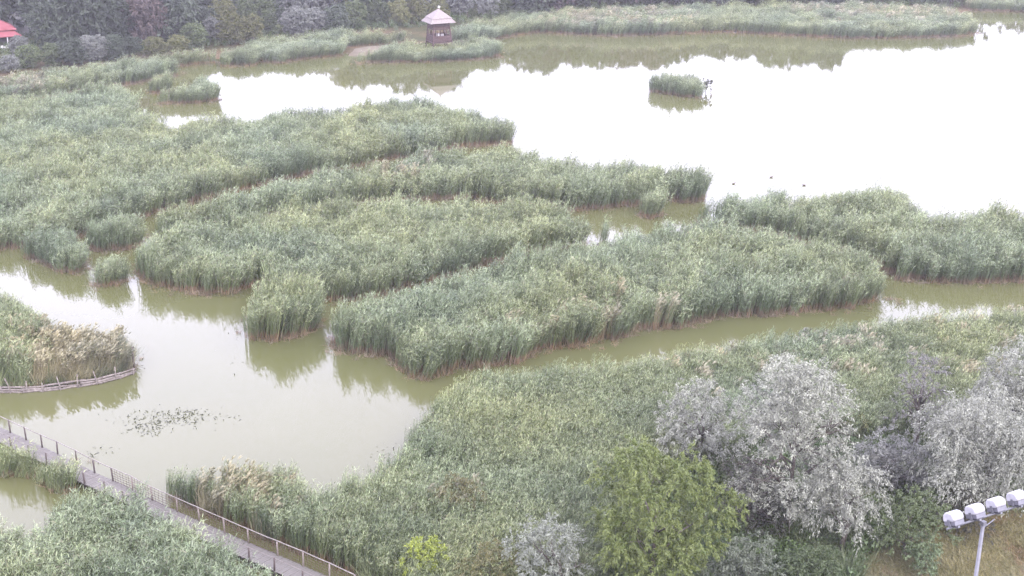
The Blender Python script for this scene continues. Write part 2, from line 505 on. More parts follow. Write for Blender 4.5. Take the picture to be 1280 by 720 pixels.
GREEN, GREEN2, STRAW, RUSSET, TAN = np.array((.114, .148, .074)), np.array((.198, .224, .130)), np.array((.180, .163, .105)), np.array((.165, .096, .068)), np.array((.26, .245, .175))
def reed_tuft(seed, n=20, H=3.0, r0=.42, leaf=.42, dry=0.0, nleaf=11, lw=.036, up=0.0):
    r = np.random.default_rng(seed)
    A = Acc()
    a = r.uniform(0, 2 * PI, n); rad = r0 * np.sqrt(r.uniform(0, 1, n))
    foot = np.stack([rad * np.cos(a), rad * np.sin(a), np.full(n, -.3)], 1)
    h = H * r.uniform(.72, 1.08, n) + .3
    lean = np.stack([r.normal(.05, .07, n), r.normal(0, .07, n), np.ones(n)], 1); lean = norm(lean)
    bend = np.stack([np.full(n, .06), np.zeros(n), np.full(n, -.004)], 1)
    isdry = r.uniform(0, 1, n) < dry
    # stems: the lower third keeps last year's straw and russet sheaths
    t = r.uniform(0, 1, n)[:, None]
    lowc = RUSSET * t + STRAW * (1 - t)
    topc = np.where(isdry[:, None], STRAW, GREEN * .8)
    cut = .30
    p1 = foot + lean * (h * cut)[:, None]
    sd_ = rand_side(lean, r)
    w = np.full(n, .042)
    V = np.concatenate([foot - sd_ * .017, foot + sd_ * .017, p1 - sd_ * .017, p1 + sd_ * .017])
    k = np.arange(n)
    A.add(V, np.stack([k, k + n, k + 3 * n, k + 2 * n], 1), np.zeros((0, 3), int), np.concatenate([lowc] * 4))
    A.add(*strips(p1, lean, bend, h * (1 - cut), w, sd_, topc))
    # leaves
    m = n * nleaf
    ki = np.repeat(k, nleaf)
    f = 1 - .62 * r.uniform(0, 1, m) ** 1.5
    pos = foot[ki] + (lean[ki] * f[:, None] + bend[ki] * (f * f)[:, None]) * h[ki][:, None]
    az = r.uniform(0, 2 * PI, m)
    out = np.stack([np.cos(az) + .55, np.sin(az), np.zeros(m)], 1); out = norm(out)     # the wind combs them to one side
    el = r.uniform(.75 + up, 1.4, m)
    d0 = norm(out * np.cos(el)[:, None] + np.array((0, 0, 1.)) * np.sin(el)[:, None])
    dn = np.array((0, 0, -1.)) * r.uniform(.15, .8, m)[:, None] + out * .25
    t = r.uniform(0, 1, m)[:, None]
    lc = GREEN * (1 - t) + GREEN2 * t
    lc = lc * r.uniform(.45, 1.5, m)[:, None] * np.interp(f, [.4, 1], [.75, 1.12])[:, None]  # low leaves darker, top leaves lighter: the stand's shade put into the colour
    old = (r.uniform(0, 1, m) < .06) | isdry[ki]
    lc = np.where(old[:, None], STRAW * r.uniform(.7, 1.1, m)[:, None], lc)
    lc = np.where((f < .45)[:, None], STRAW * .7, lc)
    A.add(*strips(pos, d0, dn, leaf * r.uniform(.7, 1.15, m), np.full(m, lw), rand_side(d0, r), lc))
    if dry > 0:      # plumes
        q = np.where(isdry)[0]
        if len(q):
            tip = foot[q] + (lean[q] + bend[q]) * h[q][:, None]
            for _ in range(3):
                d = norm(lean[q] + r.normal(0, .25, (len(q), 3)) + np.array((.25, 0, 0)))
                A.add(*strips(tip - lean[q] * .1, d, np.array((.25, 0, -.2)) * np.ones((len(q), 1)), np.full(len(q), .42), np.full(len(q), .085), rand_side(d, r), TAN * r.uniform(.75, 1.15, len(q))[:, None]))
    return A.mesh('reed_tuft')

def blade_tuft(seed, n, H, r0, colA, colB, w=.03, spread=.35, droop=.35):
    r = np.random.default_rng(seed)
    a = r.uniform(0, 2 * PI, n); rad = r0 * np.sqrt(r.uniform(0, 1, n))
    foot = np.stack([rad * np.cos(a), rad * np.sin(a), np.full(n, -.08)], 1)
    az = r.uniform(0, 2 * PI, n)
    d = norm(np.stack([np.cos(az) * spread + .1, np.sin(az) * spread, np.ones(n)], 1) * np.array((1, 1, 1.)) * 1.0 + r.normal(0, .12, (n, 3)))
    dn = np.stack([d[:, 0] * droop * 2, d[:, 1] * droop * 2, -np.full(n, droop) * r.uniform(.3, 1, n)], 1)
    t = r.uniform(0, 1, n)[:, None]
    A = Acc()
    A.add(*strips(foot, d, dn, H * r.uniform(.55, 1.1, n), np.full(n, w), rand_side(d, r), (np.array(colA) * (1 - t) + np.array(colB) * t) * r.uniform(.7, 1.25, n)[:, None]))
    return A.mesh('blade_tuft')

def leafy_herb(seed, H=.8, n=55):
    r = np.random.default_rng(seed)
    pos = np.stack([r.normal(0, .28, n), r.normal(0, .28, n), H * r.uniform(.1, 1, n) ** .7], 1)
    d = norm(r.normal(0, 1, (n, 3)) + np.array((0, 0, .6)))
    c = np.array((.055, .082, .032)) * r.uniform(.6, 1.5, n)[:, None]
    A = Acc()
    A.add(*strips(pos, d, np.array((0, 0, -.4)) * np.ones((n, 1)), r.uniform(.12, .26, n), r.uniform(.07, .12, n), rand_side(d, r), c))
    return A.mesh('leafy_herb')

tufts = bpy.data.collections.new('tufts')      # never linked to the scene: only the beds' modifier reads it
def add_tuft(i, me):
    me.materials.append(M_reed)
    tufts.objects.link(bpy.data.objects.new('tuft_%02d' % i, me))
for i in range(5): add_tuft(i, reed_tuft(20 + i))
for i in range(5, 8): add_tuft(i, reed_tuft(40 + i, n=34, dry=.88, nleaf=5, leaf=.42, H=2.9, lw=.036))
for i in range(8, 10): add_tuft(i, blade_tuft(60 + i, 60, 1.25, .55, GREEN * .85, GREEN2 * .9, .045))        # sedge
for i in range(10, 12): add_tuft(i, blade_tuft(70 + i, 34, .85, .5, RUSSET, STRAW, .032, .5, .3))            # broken old stems
for i in range(12, 14): add_tuft(i, blade_tuft(80 + i, 70, .55, .5, (.20, .17, .085), (.16, .165, .072), .026, .5))   # dry meadow grass
for i in range(14, 16): add_tuft(i, leafy_herb(90 + i))
for i in range(16, 17): add_tuft(i, blade_tuft(96 + i, 70, .55, .5, (.16, .085, .06), (.20, .14, .08), .026, .4))  # reddish grass

for i in range(17, 20): add_tuft(i, blade_tuft(110 + i, 90, 2.5, .5, GREEN * .75, GREEN2 * 1.25, .034, .16, .16))    # cattail blades
for i in range(20, 22): add_tuft(i, blade_tuft(130 + i, 90, 2.75, .5, STRAW * 1.1, TAN * 1.3, .036, .15, .2))     # straw blades

for i in range(22, 25): add_tuft(i, reed_tuft(150 + i, n=30, leaf=.34, nleaf=8, lw=.028, r0=.45, up=.28))     # finer, stiffer reed

gn = bpy.data.node_groups.new('plant_scatter', 'GeometryNodeTree')
gn.interface.new_socket('Geometry', in_out='INPUT', socket_type='NodeSocketGeometry')
gn.interface.new_socket('Geometry', in_out='OUTPUT', socket_type='NodeSocketGeometry')
gi = gn.nodes.new('NodeGroupInput'); go = gn.nodes.new('NodeGroupOutput')
ci = gn.nodes.new('GeometryNodeCollectionInfo')
ci.inputs['Collection'].default_value = tufts
ci.inputs['Separate Children'].default_value = True
ci.inputs['Reset Children'].default_value = True
ip = gn.nodes.new('GeometryNodeInstanceOnPoints')
ip.inputs['Pick Instance'].default_value = True
def named(name, typ):
    a = gn.nodes.new('GeometryNodeInputNamedAttribute'); a.data_type = typ
    a.inputs['Name'].default_value = name
    return a.outputs['Attribute']
e2r = gn.nodes.new('FunctionNodeEulerToRotation')
gn.links.new(named('rot', 'FLOAT_VECTOR'), e2r.inputs[0])
gn.links.new(e2r.outputs[0], ip.inputs['Rotation'])
gn.links.new(named('scl', 'FLOAT_VECTOR'), ip.inputs['Scale'])
gn.links.new(named('pick', 'INT'), ip.inputs['Instance Index'])
gn.links.new(gi.outputs[0], ip.inputs['Points'])
gn.links.new(ci.outputs[0], ip.inputs['Instance'])
gn.links.new(ip.outputs[0], go.inputs[0])

def euler_tilt(rz, tx, ty):
    """Z spin, then a tilt of the axis towards (tx, ty) [radians]"""
    ang = np.sqrt(tx * tx + ty * ty) + 1e-9
    ax, ay = -ty / ang, tx / ang
    c, s_ = np.cos(ang), np.sin(ang)
    T = np.zeros((len(rz), 3, 3))
    T[:, 0, 0] = c + ax * ax * (1 - c); T[:, 0, 1] = ax * ay * (1 - c); T[:, 0, 2] = ay * s_
    T[:, 1, 0] = ax * ay * (1 - c); T[:, 1, 1] = c + ay * ay * (1 - c); T[:, 1, 2] = -ax * s_
    T[:, 2, 0] = -ay * s_; T[:, 2, 1] = ax * s_; T[:, 2, 2] = c
    Z = np.zeros_like(T)
    Z[:, 0, 0] = np.cos(rz); Z[:, 0, 1] = -np.sin(rz); Z[:, 1, 0] = np.sin(rz); Z[:, 1, 1] = np.cos(rz); Z[:, 2, 2] = 1
    R = T @ Z
    return np.stack([np.arctan2(R[:, 2, 1], R[:, 2, 2]), np.arcsin(np.clip(-R[:, 2, 0], -1, 1)), np.arctan2(R[:, 1, 0], R[:, 0, 0])], 1)

TOTAL = [0]
def scatter(name, P, z, rot, scl, pick, tone):
    me = mesh_np(name, np.column_stack([P, z]))
    for nm, typ, arr, key in (('rot', 'FLOAT_VECTOR', rot, 'vector'), ('scl', 'FLOAT_VECTOR', scl, 'vector'), ('pick', 'INT', pick, 'value'), ('tone', 'FLOAT', tone, 'value')):
        a = me.attributes.new(nm, typ, 'POINT')
        a.data.foreach_set(key, np.ascontiguousarray(arr, dtype=np.int32 if typ == 'INT' else np.float32).ravel())
    o = link(name, me)
    md = o.modifiers.new('plants', 'NODES'); md.node_group = gn
    TOTAL[0] += len(P)
    return o

def points_in(poly, sp, r):
    lo, hi = poly.min(0), poly.max(0)
    xs = np.arange(lo[0], hi[0] + sp, sp); ys = np.arange(lo[1], hi[1] + sp, sp)
    X, Y = np.meshgrid(xs, ys); P = np.stack([X.ravel(), Y.ravel()], 1) + r.uniform(-.5, .5, (X.size, 2)) * sp
    return P[inside(P, poly)]

# places where the reed is dry or russet in the photograph: px, py, rx, ry, strength
DRY = [(106, 462, 82, 38, .97), (268, 640, 90, 34, .62), (1150, 445, 60, 26, .18), (760, 32, 90, 12, .45), (1120, 22, 120, 14, .45), (20, 120, 60, 10, .45),
       (490, 240, 40, 14, .3), (90, 572, 26, 22, .6), (560, 660, 60, 26, .25), (1080, 430, 60, 18, .12), (1195, 490, 50, 16, .35), (330, 660, 40, 30, .4), (1010, 455, 330, 62, .20)]
def to_px(P, z=0.0):
    """where the camera sees a point of the place"""
    x, y, zz = P[:, 0], P[:, 1], z - CAM_H
    d = y * CP - zz * SP; v = y * SP + zz * CP
    return 640 + FPX * x / d, 360 - FPX * v / d
def dryness(P):
    px, py = to_px(P)
    s_ = np.zeros(len(P))
    for x, y, rx, ry, k in DRY:
        s_ = np.maximum(s_, k * np.clip(1.35 - np.sqrt(((px - x) / rx) ** 2 + ((py - y) / ry) ** 2), 0, 1))
    return s_

def reed_bed(name, poly, H, sp, seed, label=None, cat=None, group=None, sedge=0.0, avoid=None, skirt=True, hvar=1.0, drymax=1.0, shorter=None, cattail=0.0, jit=.13, straw=0.0, fine=0.4):
    r = np.random.default_rng(seed)
    P = points_in(poly, sp, r)
    if avoid is not None:
        for ax, ay, ar in avoid: P = P[np.hypot(P[:, 0] - ax, P[:, 1] - ay) > ar]
    d, out = edge_dist(P, poly)
    keep = d > .3
    P, d, out = P[keep], d[keep], out[keep]
    n = len(P)
    hz = 1 + hvar * (.13 * wob(P, 7, 31) + .07 * wob(P, 2.6, 32))
    cre = wob(np.column_stack([P[:, 0] * .62 + P[:, 1] * .25, P[:, 1] * 1.15 - P[:, 0] * .2]), 15, 33)
    hz *= 1 - .36 * hvar * np.exp(-(cre / .16) ** 2) * (d > 1.5)       # lanes where the stand is lower
    hz *= np.clip(r.normal(1, jit, n), .62, 1.28)
    hz *= np.where(d < .6, r.uniform(.8, 1.0, n), 1)
    if shorter is not None: hz *= shorter(P)
    hz = np.clip(hz, .35, 1.5) * H / 3.0
    w = r.uniform(.85, 1.2, n) * np.clip(sp / .62, .9, 1.6)
    e = np.clip(1 - d / 1.3, 0, 1)
    tilt = e * .15
    tx = out[:, 0] * tilt + .10 + r.normal(0, .06, n); ty = out[:, 1] * tilt + r.normal(0, .06, n)
    rot = euler_tilt(r.uniform(-1.0, 1.0, n), tx, ty)
    dr = dryness(P) * drymax
    pick = r.integers(0, 5, n)
    isd = r.uniform(0, 1, n) < dr
    pick = np.where(isd, np.where(r.uniform(0, 1, n) < straw, r.integers(20, 22, n), r.integers(5, 8, n)), pick)
    if sedge > 0:
        sg = (r.uniform(0, 1, n) < sedge) & (d < 1.1) & (out[:, 1] < .3)
        pick = np.where(sg, r.integers(8, 10, n), pick)
        hz = np.where(sg, 1.15, hz)
    fn = (r.uniform(0, 1, n) < fine) & (pick < 5)
    pick = np.where(fn, r.integers(22, 25, n), pick)
    ct = (r.uniform(0, 1, n) < cattail) & (pick < 5)
    pick = np.where(ct, r.integers(17, 20, n), pick)
    hz = np.where(ct, hz * 1.08, hz)
    tone = np.clip(.5 + .22 * wob(P, 9, 51) * .6 + r.normal(0, .18, n), 0, 1)
    scl = np.stack([w, w, hz], 1)
    z = np.full(n, .02)
    if skirt:
        Ps = points_in(poly, .5, r)
        ds, os_ = edge_dist(Ps, poly)
        k = (ds < .7) & (r.uniform(0, 1, len(Ps)) < .5 + .45 * (wob(Ps, 9, 78) > -.1))
        Ps, os_ = Ps[k], os_[k]
        stray = r.uniform(0, 1, len(Ps)) < .22      # a few broken stems stand out in the water
        Ps = Ps + os_ * (stray * r.uniform(.3, 1.3, len(Ps)))[:, None]
        m = len(Ps)
        P = np.concatenate([P, Ps]); z = np.concatenate([z, np.full(m, .0)])
        rot = np.concatenate([rot, euler_tilt(r.uniform(-3, 3, m), os_[:, 0] * .3, os_[:, 1] * .3)])
        q = r.uniform(.45, 1.1, m) * (.7 + .5 * (wob(Ps, 6, 77) > 0))
        scl = np.concatenate([scl, np.stack([np.where(stray, .6, .9), np.where(stray, .6, .9), np.where(stray, q * .6, q)], 1)])
        pick = np.concatenate([pick, r.integers(10, 12, m)])
        tone = np.concatenate([tone, r.uniform(.2, .9, m)])
    o = scatter(name, P, z, rot, scl, pick, tone)
    tag(o, label, cat, group, 'stuff')
    return o

tw = G(549, 66)
reed_bed('reed_bed', BEDS['bank'], 2.6, .72, 1, 'pale reed bank running along the foot of the left wood', 'reeds')
reed_bed('reed_bed', BEDS['left'], 3.0, .66, 2, 'broad grey-green reed bed filling the left side up to the white lake', 'reeds')
reed_bed('reed_bed', BEDS['middle'], 3.0, .64, 3, 'reed bed tongue that ends in a point beside the lake and narrow channel', 'reeds')
reed_bed('reed_bed', BEDS['inner'], 3.05, .62, 4, 'reed bed between the tongue and the small square reed island', 'reeds')
reed_bed('reed_bed', BEDS['peninsula'], 3.1, .60, 5, 'largest central reed bed with wind-combed tops along the green channel', 'reeds')
reed_bed('reed_bed', BEDS['east'], 3.0, .64, 6, 'reed bed on the right at the near edge of the white lake', 'reeds')
reed_bed('reed_bed', BEDS['island'], 3.2, .50, 7, 'small square reed island standing in the pale pond', 'reeds')
reed_bed('reed_bed', BEDS['cluster'], 2.7, .5, 8, 'ragged reed clumps with straw-coloured feet at the left pond edge', 'reeds')
reed_bed('reed_bed', BEDS['cluster_back'], 2.7, .5, 9, 'round-topped reed clump behind the ragged clumps at the left pond edge', 'reeds')
reed_bed('reed_bed', BEDS['cluster_front'], 2.6, .45, 10, 'small dark reed clump standing in front of the ragged clumps', 'reeds')
reed_bed('reed_bed', BEDS['log_island'], 2.6, .38, 12, 'island of tan plumed reed held by a log edging', 'reeds', sedge=.55, hvar=.3, drymax=1.25, cattail=.6, jit=.07, straw=.72,
         shorter=lambda P: np.where(to_px(P)[0] < 30, 1.12, 1.0))
reed_bed('reed_bed', BEDS['front'], 2.5, .47, 13, 'fine-bladed reed slope in the foreground below the channel', 'reeds', hvar=.35, skirt=False, fine=.86, cattail=.75, jit=.10, straw=.7)
reed_bed('reed_bed', BEDS['near'], 2.5, .50, 14, 'leafy reed bed in the bottom left corner below the boardwalk', 'reeds', skirt=False)
reed_bed('reed_bed', BEDS['walk'], 2.3, .29, 15, 'dark short reed strip along the near side of the boardwalk', 'reeds', cattail=.8, hvar=.3, fine=.4, drymax=.4)
reed_bed('reed_tussock', BEDS['rail_tussock'], 1.0, .36, 16, 'low yellowish tussock behind the boardwalk railing', 'reeds', sedge=.6)
reed_bed('reed_bed', BEDS['north_west'], 2.4, .78, 17, 'far reed belt in front of the wood, left of the sandy bank', 'reeds')
reed_bed('reed_bed', BEDS['tower_isle'], 2.4, .70, 18, 'rounded reed island around the wooden lookout tower', 'reeds', avoid=[(tw[0], tw[1], 2.6)], shorter=lambda P: np.where((P[:, 1] < tw[1] + 3) & (np.abs(P[:, 0] - tw[0]) < 5), .72, 1.0))
reed_bed('reed_bed', BEDS['north'], 2.6, .85, 19, 'long pale reed belt on the far lake shore', 'reeds')
reed_bed('reed_bed', BEDS['north_east'], 2.6, .9, 20, 'farthest reed belt in the top right corner', 'reeds')
reed_bed('reed_islet', BEDS['lake_islet'], 2.5, .62, 21, 'lone reed islet in the open white lake', 'reeds', skirt=False)
reed_bed('reed_islet', BEDS['west_islet'], 2.4, .62, 22, 'low reed islet at the left end of the lake', 'reeds')
reed_bed('reed_islet', BEDS['small_islet'], 3.0, .55, 23, 'rounder reed clump just behind the low left islet', 'reeds')
reed_bed('reed_tussock', BEDS['channel_tussock'], 3.0, .45, 24, 'single round reed tussock standing in the narrow channel', 'reeds')

# ground cover of the near bank, meadow
def cover(name, poly, sp, seed, picks, zs, sc, label, cat):
    r = np.random.default_rng(seed)
    P = points_in(poly, sp, r)
    n = len(P)
    w = r.uniform(.8, 1.3, n)
    pk = np.array(picks)[np.clip(((wob(P, 8, seed) * .22 + .5 + r.normal(0, .18, n)) * len(picks)).astype(int), 0, len(picks) - 1)]
    hgt = r.uniform(.7, 1.35, n) * sc * (1 + .25 * wob(P, 5, seed + 1))
    rot = euler_tilt(r.uniform(-3, 3, n), r.normal(.06, .1, n), r.normal(0, .1, n))
    tag(scatter(name, P, np.full(n, zs), rot, np.stack([w, w, hgt], 1), pk, np.clip(r.normal(.5, .2, n), 0, 1)), label, cat, None, 'stuff')
cover('meadow_grass', np.array([G(1040, 790), G(1070, 702), G(1130, 678), G(1200, 655), G(1420, 615), G(1420, 790)]), .21, 71, [16, 12, 13, 13, 12, 13], .1, 1.0,
      'dry yellowish and reddish meadow grass below the floodlights', 'grass')
cover('undergrowth', np.array([G(420, 790), G(560, 700), G(700, 650), G(850, 590), G(1000, 560), G(1280, 530), G(1420, 510), G(1420, 625), G(1200, 650), G(1120, 680), G(1080, 700), G(1050, 790)]), .42, 72, [14, 15, 8, 14, 9], .1, 1.25,
      'dark weedy undergrowth beneath the silver trees', 'undergrowth')
cover('forest_floor_weeds', np.array([G(-120, 112), G(0, 92), G(100, 80), G(200, 70), G(300, 58), G(420, 45), G(600, 30), G(900, 12), G(1200, 12), G(1200, -10), G(600, -10), G(200, 20), G(-120, 60)]), 1.6, 73, [14, 15, 8], .1, 1.8,
      'weeds and brush along the far wood edge', 'undergrowth')

# floating weed
def floating_weed():
    r = np.random.default_rng(8)
    A = Acc()
    for cx, cy, sx, sy, n in [(205, 524, 26, 7, 330), (180, 535, 14, 5, 120), (270, 520, 22, 5, 40), (232, 518, 14, 4, 110), (122, 566, 12, 5, 40), (172, 456, 6, 14, 25), (300, 440, 10, 22, 22), (480, 575, 12, 16, 40), (420, 396, 5, 12, 20)]:
        P = np.array([G(x, y) for x, y in zip(r.normal(cx, sx, n), r.normal(cy, sy, n))])
        pos = np.column_stack([P, np.full(n, -.02)])
        d = norm(np.column_stack([r.normal(0, 1, n), r.normal(0, 1, n), r.uniform(.1, .9, n)]))
        A.add(*strips(pos, d, np.array((0, 0, -.25)) * np.ones((n, 1)), r.uniform(.12, .36, n), np.full(n, .07), rand_side(d, r), np.array((.045, .05, .032)) * r.uniform(.6, 1.4, n)[:, None]))
    tag(link('floating_weed', A.mesh('floating_weed'), M_leaf), 'scattered dark weed breaking the surface of the pale pond', 'water weed', None, 'stuff')
floating_weed()

# ------------------------------------------------------------------ trees
def skeleton(r, H, R, nlimb, trunk_frac, tr, lean=(0, 0)):
    """trunk and limbs in one mesh; returns mesh and the limb ends"""
    mb = MB()
    th = H * trunk_frac
    top = Vector((lean[0] * .5, lean[1] * .5, H * .8))
    mid = Vector((r.normal(0, .08) * R, r.normal(0, .08) * R, th))
    mb.tube([(0, 0, -.2), (mid.x * .5, mid.y * .5, th * .5), mid, mid.lerp(top, .5) + Vector((r.normal(0, .2), r.normal(0, .2), 0)), top], [tr, tr * .8, tr * .7, tr * .4, tr * .12], 7)
    tips = []
    for i in range(nlimb):
        a = 2 * PI * i / nlimb + r.uniform(-.4, .4)
        f = r.uniform(.0, .75)
        st = mid.lerp(top, f * .8)
        ln = R * r.uniform(.55, .9) * (1 - .45 * f)
        e = st + Vector((math.cos(a) * ln, math.sin(a) * ln, H * r.uniform(.12, .3)))
        m = st.lerp(e, .5) + Vector((0, 0, H * .05))
        mb.tube([st, m, e], [tr * .4, tr * .25, tr * .08], 5)
        tips.append(e)
        for _ in range(2):
            e2 = m.lerp(e, .4) + Vector((r.normal(0, .3) * R * .5, r.normal(0, .3) * R * .5, r.uniform(-.02, .2) * H))
            mb.tube([m.lerp(e, .3), e2], [tr * .16, tr * .04], 4)
            tips.append(e2)
    return mb, tips

def sprays(r, lobes, per, leaves, L, W, cA, cB, droop, spl, fill=.75, under=-.55, pend=0.0):
    """lobes: (centre, radii). Leaf sprays spread through the outer part of each lobe."""
    A = Acc()
    for c, rad in lobes:
        n = int(per * (rad[0] * rad[1] * rad[2]) ** (2 / 3))
        d = norm(r.normal(0, 1, (n * 3, 3)))
        d = d[d[:, 2] > under][:n]; n = len(d)
        q = fill + (1.06 - fill) * r.uniform(0, 1, n) ** .6
        q *= 1 + .16 * wob(d[:, :2] * 3 + np.array(c[:2]), 1.6, 5) + r.normal(0, .05, n)
        P = np.array(c) + d * np.array(rad) * q[:, None]
        ax = norm(d * np.array((1, 1, .7)) + r.normal(0, .35, (n, 3)) + np.array((0, 0, .15 - pend)))
        # the twig of the spray, leaves along it
        m = n * leaves
        k = np.repeat(np.arange(n), leaves); t = r.uniform(0, 1, m)
        pos = P[k] + ax[k] * (t * spl)[:, None] + np.array((0, 0, -1.)) * (droop * spl * t * t)[:, None] + r.normal(0, spl * .13, (m, 3))
        ld = norm(ax[k] * .7 + r.normal(0, .65, (m, 3)) + np.array((0, 0, -droop * .6)))
        tone = (r.uniform(0, 1, m) * .6 + r.uniform(0, 1, n)[k] * .4)[:, None]
        col = (np.array(cA) * (1 - tone) + np.array(cB) * tone)
        A.add(*strips(pos, ld, np.array((0, 0, -.3)) * np.ones((m, 1)), L * r.uniform(.7, 1.3, m), W * r.uniform(.8, 1.2, m), rand_side(ld, r), col))
    return A

def lobes_for(r, H, R, n, tips=None, low=.35, size=.42, flat=.8, cone=0.0, spread=(.45, .78), vary=(.7, 1.2)):
    out = []
    for i in range(n):
        t = (i + .5) / n
        z = low + (1 - low) * t
        prof = math.sin(PI * min(max((z - low * .55) / (1.08 - low * .55), 0.02), .98)) ** .7
        prof = prof * (1 - cone) + cone * (1.06 - t) ** .75
        a = i * 2.399 + r.uniform(-.5, .5)
        rr = R * prof * r.uniform(*spread)
        s_ = R * size * r.uniform(*vary) * (.65 + .35 * prof)
        out.append(((rr * math.cos(a), rr * math.sin(a), H * z - s_ * .5), (s_, s_, s_ * flat)))
    return out

def tree(name, px, py, H, R, seed, label, cat, group, cA, cB, mat=None, nl=14, low=.3, per=30, leaves=26, L=.16, W=.07, droop=.5, spl=.7, size=.42, nlimb=7, trunk=.28, tr=.2, pend=0.0, fill=.7, twigs=0, flat=.8, loc=None, cone=0.0, spread=(.45, .82), vary=(.6, 1.3)):
    r = np.random.default_rng(seed)
    x, y = loc if loc else G(px, py, .12)
    t = empty(name, (x, y, .1))
    tag(t, label, cat, group)
    mb, tips = skeleton(r, H * .92, R, nlimb, trunk, tr)
    for _ in range(twigs):   # bare inner twigs
        a = r.uniform(0, 6.28); z = r.uniform(.2, .6) * H
        s0 = Vector((math.cos(a) * R * .15, math.sin(a) * R * .15, z)); e = s0 + Vector((math.cos(a) * R * .6, math.sin(a) * R * .6, r.uniform(-.05, .15) * H))
        mb.tube([s0, s0.lerp(e, .5) + Vector((r.normal(0, .2), r.normal(0, .2), .2)), e], [.05, .03, .012], 4)
    mb.build('trunk', M_bark, t)
    lb = lobes_for(r, H, R, nl, tips, low, size, flat, cone, spread, vary)
    A = sprays(r, lb, per, leaves, L, W, cA, cB, droop, spl, fill, pend=pend)
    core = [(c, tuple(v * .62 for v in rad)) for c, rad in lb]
    B = sprays(r, core, per * .3, 8, L * 1.5, W * 2.2, cA, [(a + b) / 2 for a, b in zip(cA, cB)], .2, spl * .6, .2, -1)  # inner leaves coloured darker, the crown's inner shade put into them
    for V_, C_ in zip(B.V, B.C): A.V.append(V_); A.C.append(C_)
    A.Q += [q + A.n for q in B.Q]; A.T += [q + A.n for q in B.T]; A.n += B.n
    link('crown', A.mesh('crown'), mat or M_leaf, t)
    return t

SILV_A, SILV_B = (.085, .09, .074), (.385, .398, .315)
GRN_A, GRN_B = (.062, .088, .024), (.17, .20, .066)
SG = 'silver trees of the near bank'
tree('silver_tree', 985, 668, 11.8, 5.0, 101, 'largest silver-leaved tree, centre of the lower right thicket', 'tree', SG, SILV_A, SILV_B, M_silver, nl=32, low=.28, per=46, leaves=26, L=.15, W=.05, droop=.3, spl=.62, size=.25, twigs=34, pend=.1, fill=.5, cone=.75, spread=(.4, 1.0), vary=(.5, 1.5))
tree('silver_tree', 872, 590, 6.4, 2.6, 102, 'smaller silver-leaved tree at the left shoulder of the largest silver tree', 'tree', SG, SILV_A, SILV_B, M_silver, nl=18, per=50, leaves=26, L=.15, W=.05, droop=.3, spl=.5, pend=.1, twigs=8, size=.34, fill=.55, spread=(.4, 1.0), vary=(.5, 1.5))
tree('silver_tree', 1048, 694, 6.6, 2.5, 103, 'silver tree with hanging sprays in front of the largest silver tree', 'tree', SG, SILV_A, (.35, .362, .29), M_silver, nl=18, per=52, leaves=26, L=.15, W=.05, droop=.6, spl=.62, pend=.25, low=.35, size=.32, fill=.6)
tree('silver_tree', 1143, 566, 7.6, 1.8, 104, 'slim purplish silver tree standing alone before the reeds', 'tree', SG, (.066, .064, .058), (.20, .197, .18), M_silver, nl=16, per=30, leaves=16, L=.17, W=.055, size=.42, twigs=14, droop=.2, spl=.5, fill=.5)
tree('silver_tree', 1262, 560, 8.0, 3.1, 105, 'silver tree at the right edge, behind the widest one', 'tree', SG, SILV_A, (.35, .362, .29), M_silver, nl=22, per=50, leaves=26, L=.15, W=.05, droop=.5, spl=.7, pend=.15, low=.42, size=.32, fill=.6, twigs=8)
tree('silver_tree', 1226, 642, 7.9, 4.6, 106, 'widest drooping silver tree above the floodlights', 'tree', SG, SILV_A, (.35, .362, .29), M_silver, nl=34, per=46, leaves=28, L=.15, W=.05, droop=.7, spl=.75, pend=.25, low=.45, flat=.75, size=.25, twigs=22, fill=.55, spread=(.4, 1.0), vary=(.5, 1.5))
tree('silver_tree', 1112, 622, 4.6, 2.2, 107, 'low silver tree filling the gap under the slim purplish tree', 'tree', SG, (.075, .078, .068), (.25, .255, .23), M_silver, nl=15, per=50, leaves=26, L=.15, W=.048, droop=.4, spl=.55, pend=.15, twigs=8, size=.34, fill=.6)
tree('silver_tree', 685, 755, 5.4, 2.2, 108, 'small feathery silver tree at the bottom, left of the yellow-green tree', 'tree', SG, (.09, .10, .08), (.25, .268, .212), M_silver, nl=16, per=38, leaves=22, L=.17, W=.05, droop=.15, spl=.55, size=.36, fill=.55)
tree('leafy_tree', 815, 750, 9.5, 4.0, 111, 'yellow-green leafy tree left of the silver trees', 'tree', None, GRN_A, GRN_B, nl=44, per=44, leaves=26, L=.17, W=.06, droop=.6, spl=.42, size=.24, low=.25, pend=.1, fill=.6, spread=(.4, .95), vary=(.55, 1.4))
tree('round_shrub', 1135, 700, 4.6, 2.3, 112, 'rounded green shrub between the silver trees and the meadow', 'shrub', None, (.055, .078, .03), (.12, .145, .07), nl=20, per=44, leaves=20, L=.13, W=.065, droop=.2, spl=.35, size=.33, low=.2, trunk=.12, tr=.1)
tree('shrub', 930, 748, 3.8, 1.9, 113, 'grey-green shrub at the bottom under the largest silver tree', 'shrub', None, (.075, .09, .06), (.16, .18, .13), nl=9, per=70, leaves=20, L=.14, W=.06, spl=.45, size=.46, low=.25, trunk=.12, tr=.09)
tree('shrub', 1010, 752, 3.0, 2.6, 114, 'dark green shrub at the bottom, left of the meadow', 'shrub', None, (.045, .065, .03), (.095, .12, .055), nl=10, per=70, leaves=20, L=.14, W=.06, spl=.4, size=.42, low=.3, trunk=.12, tr=.09)
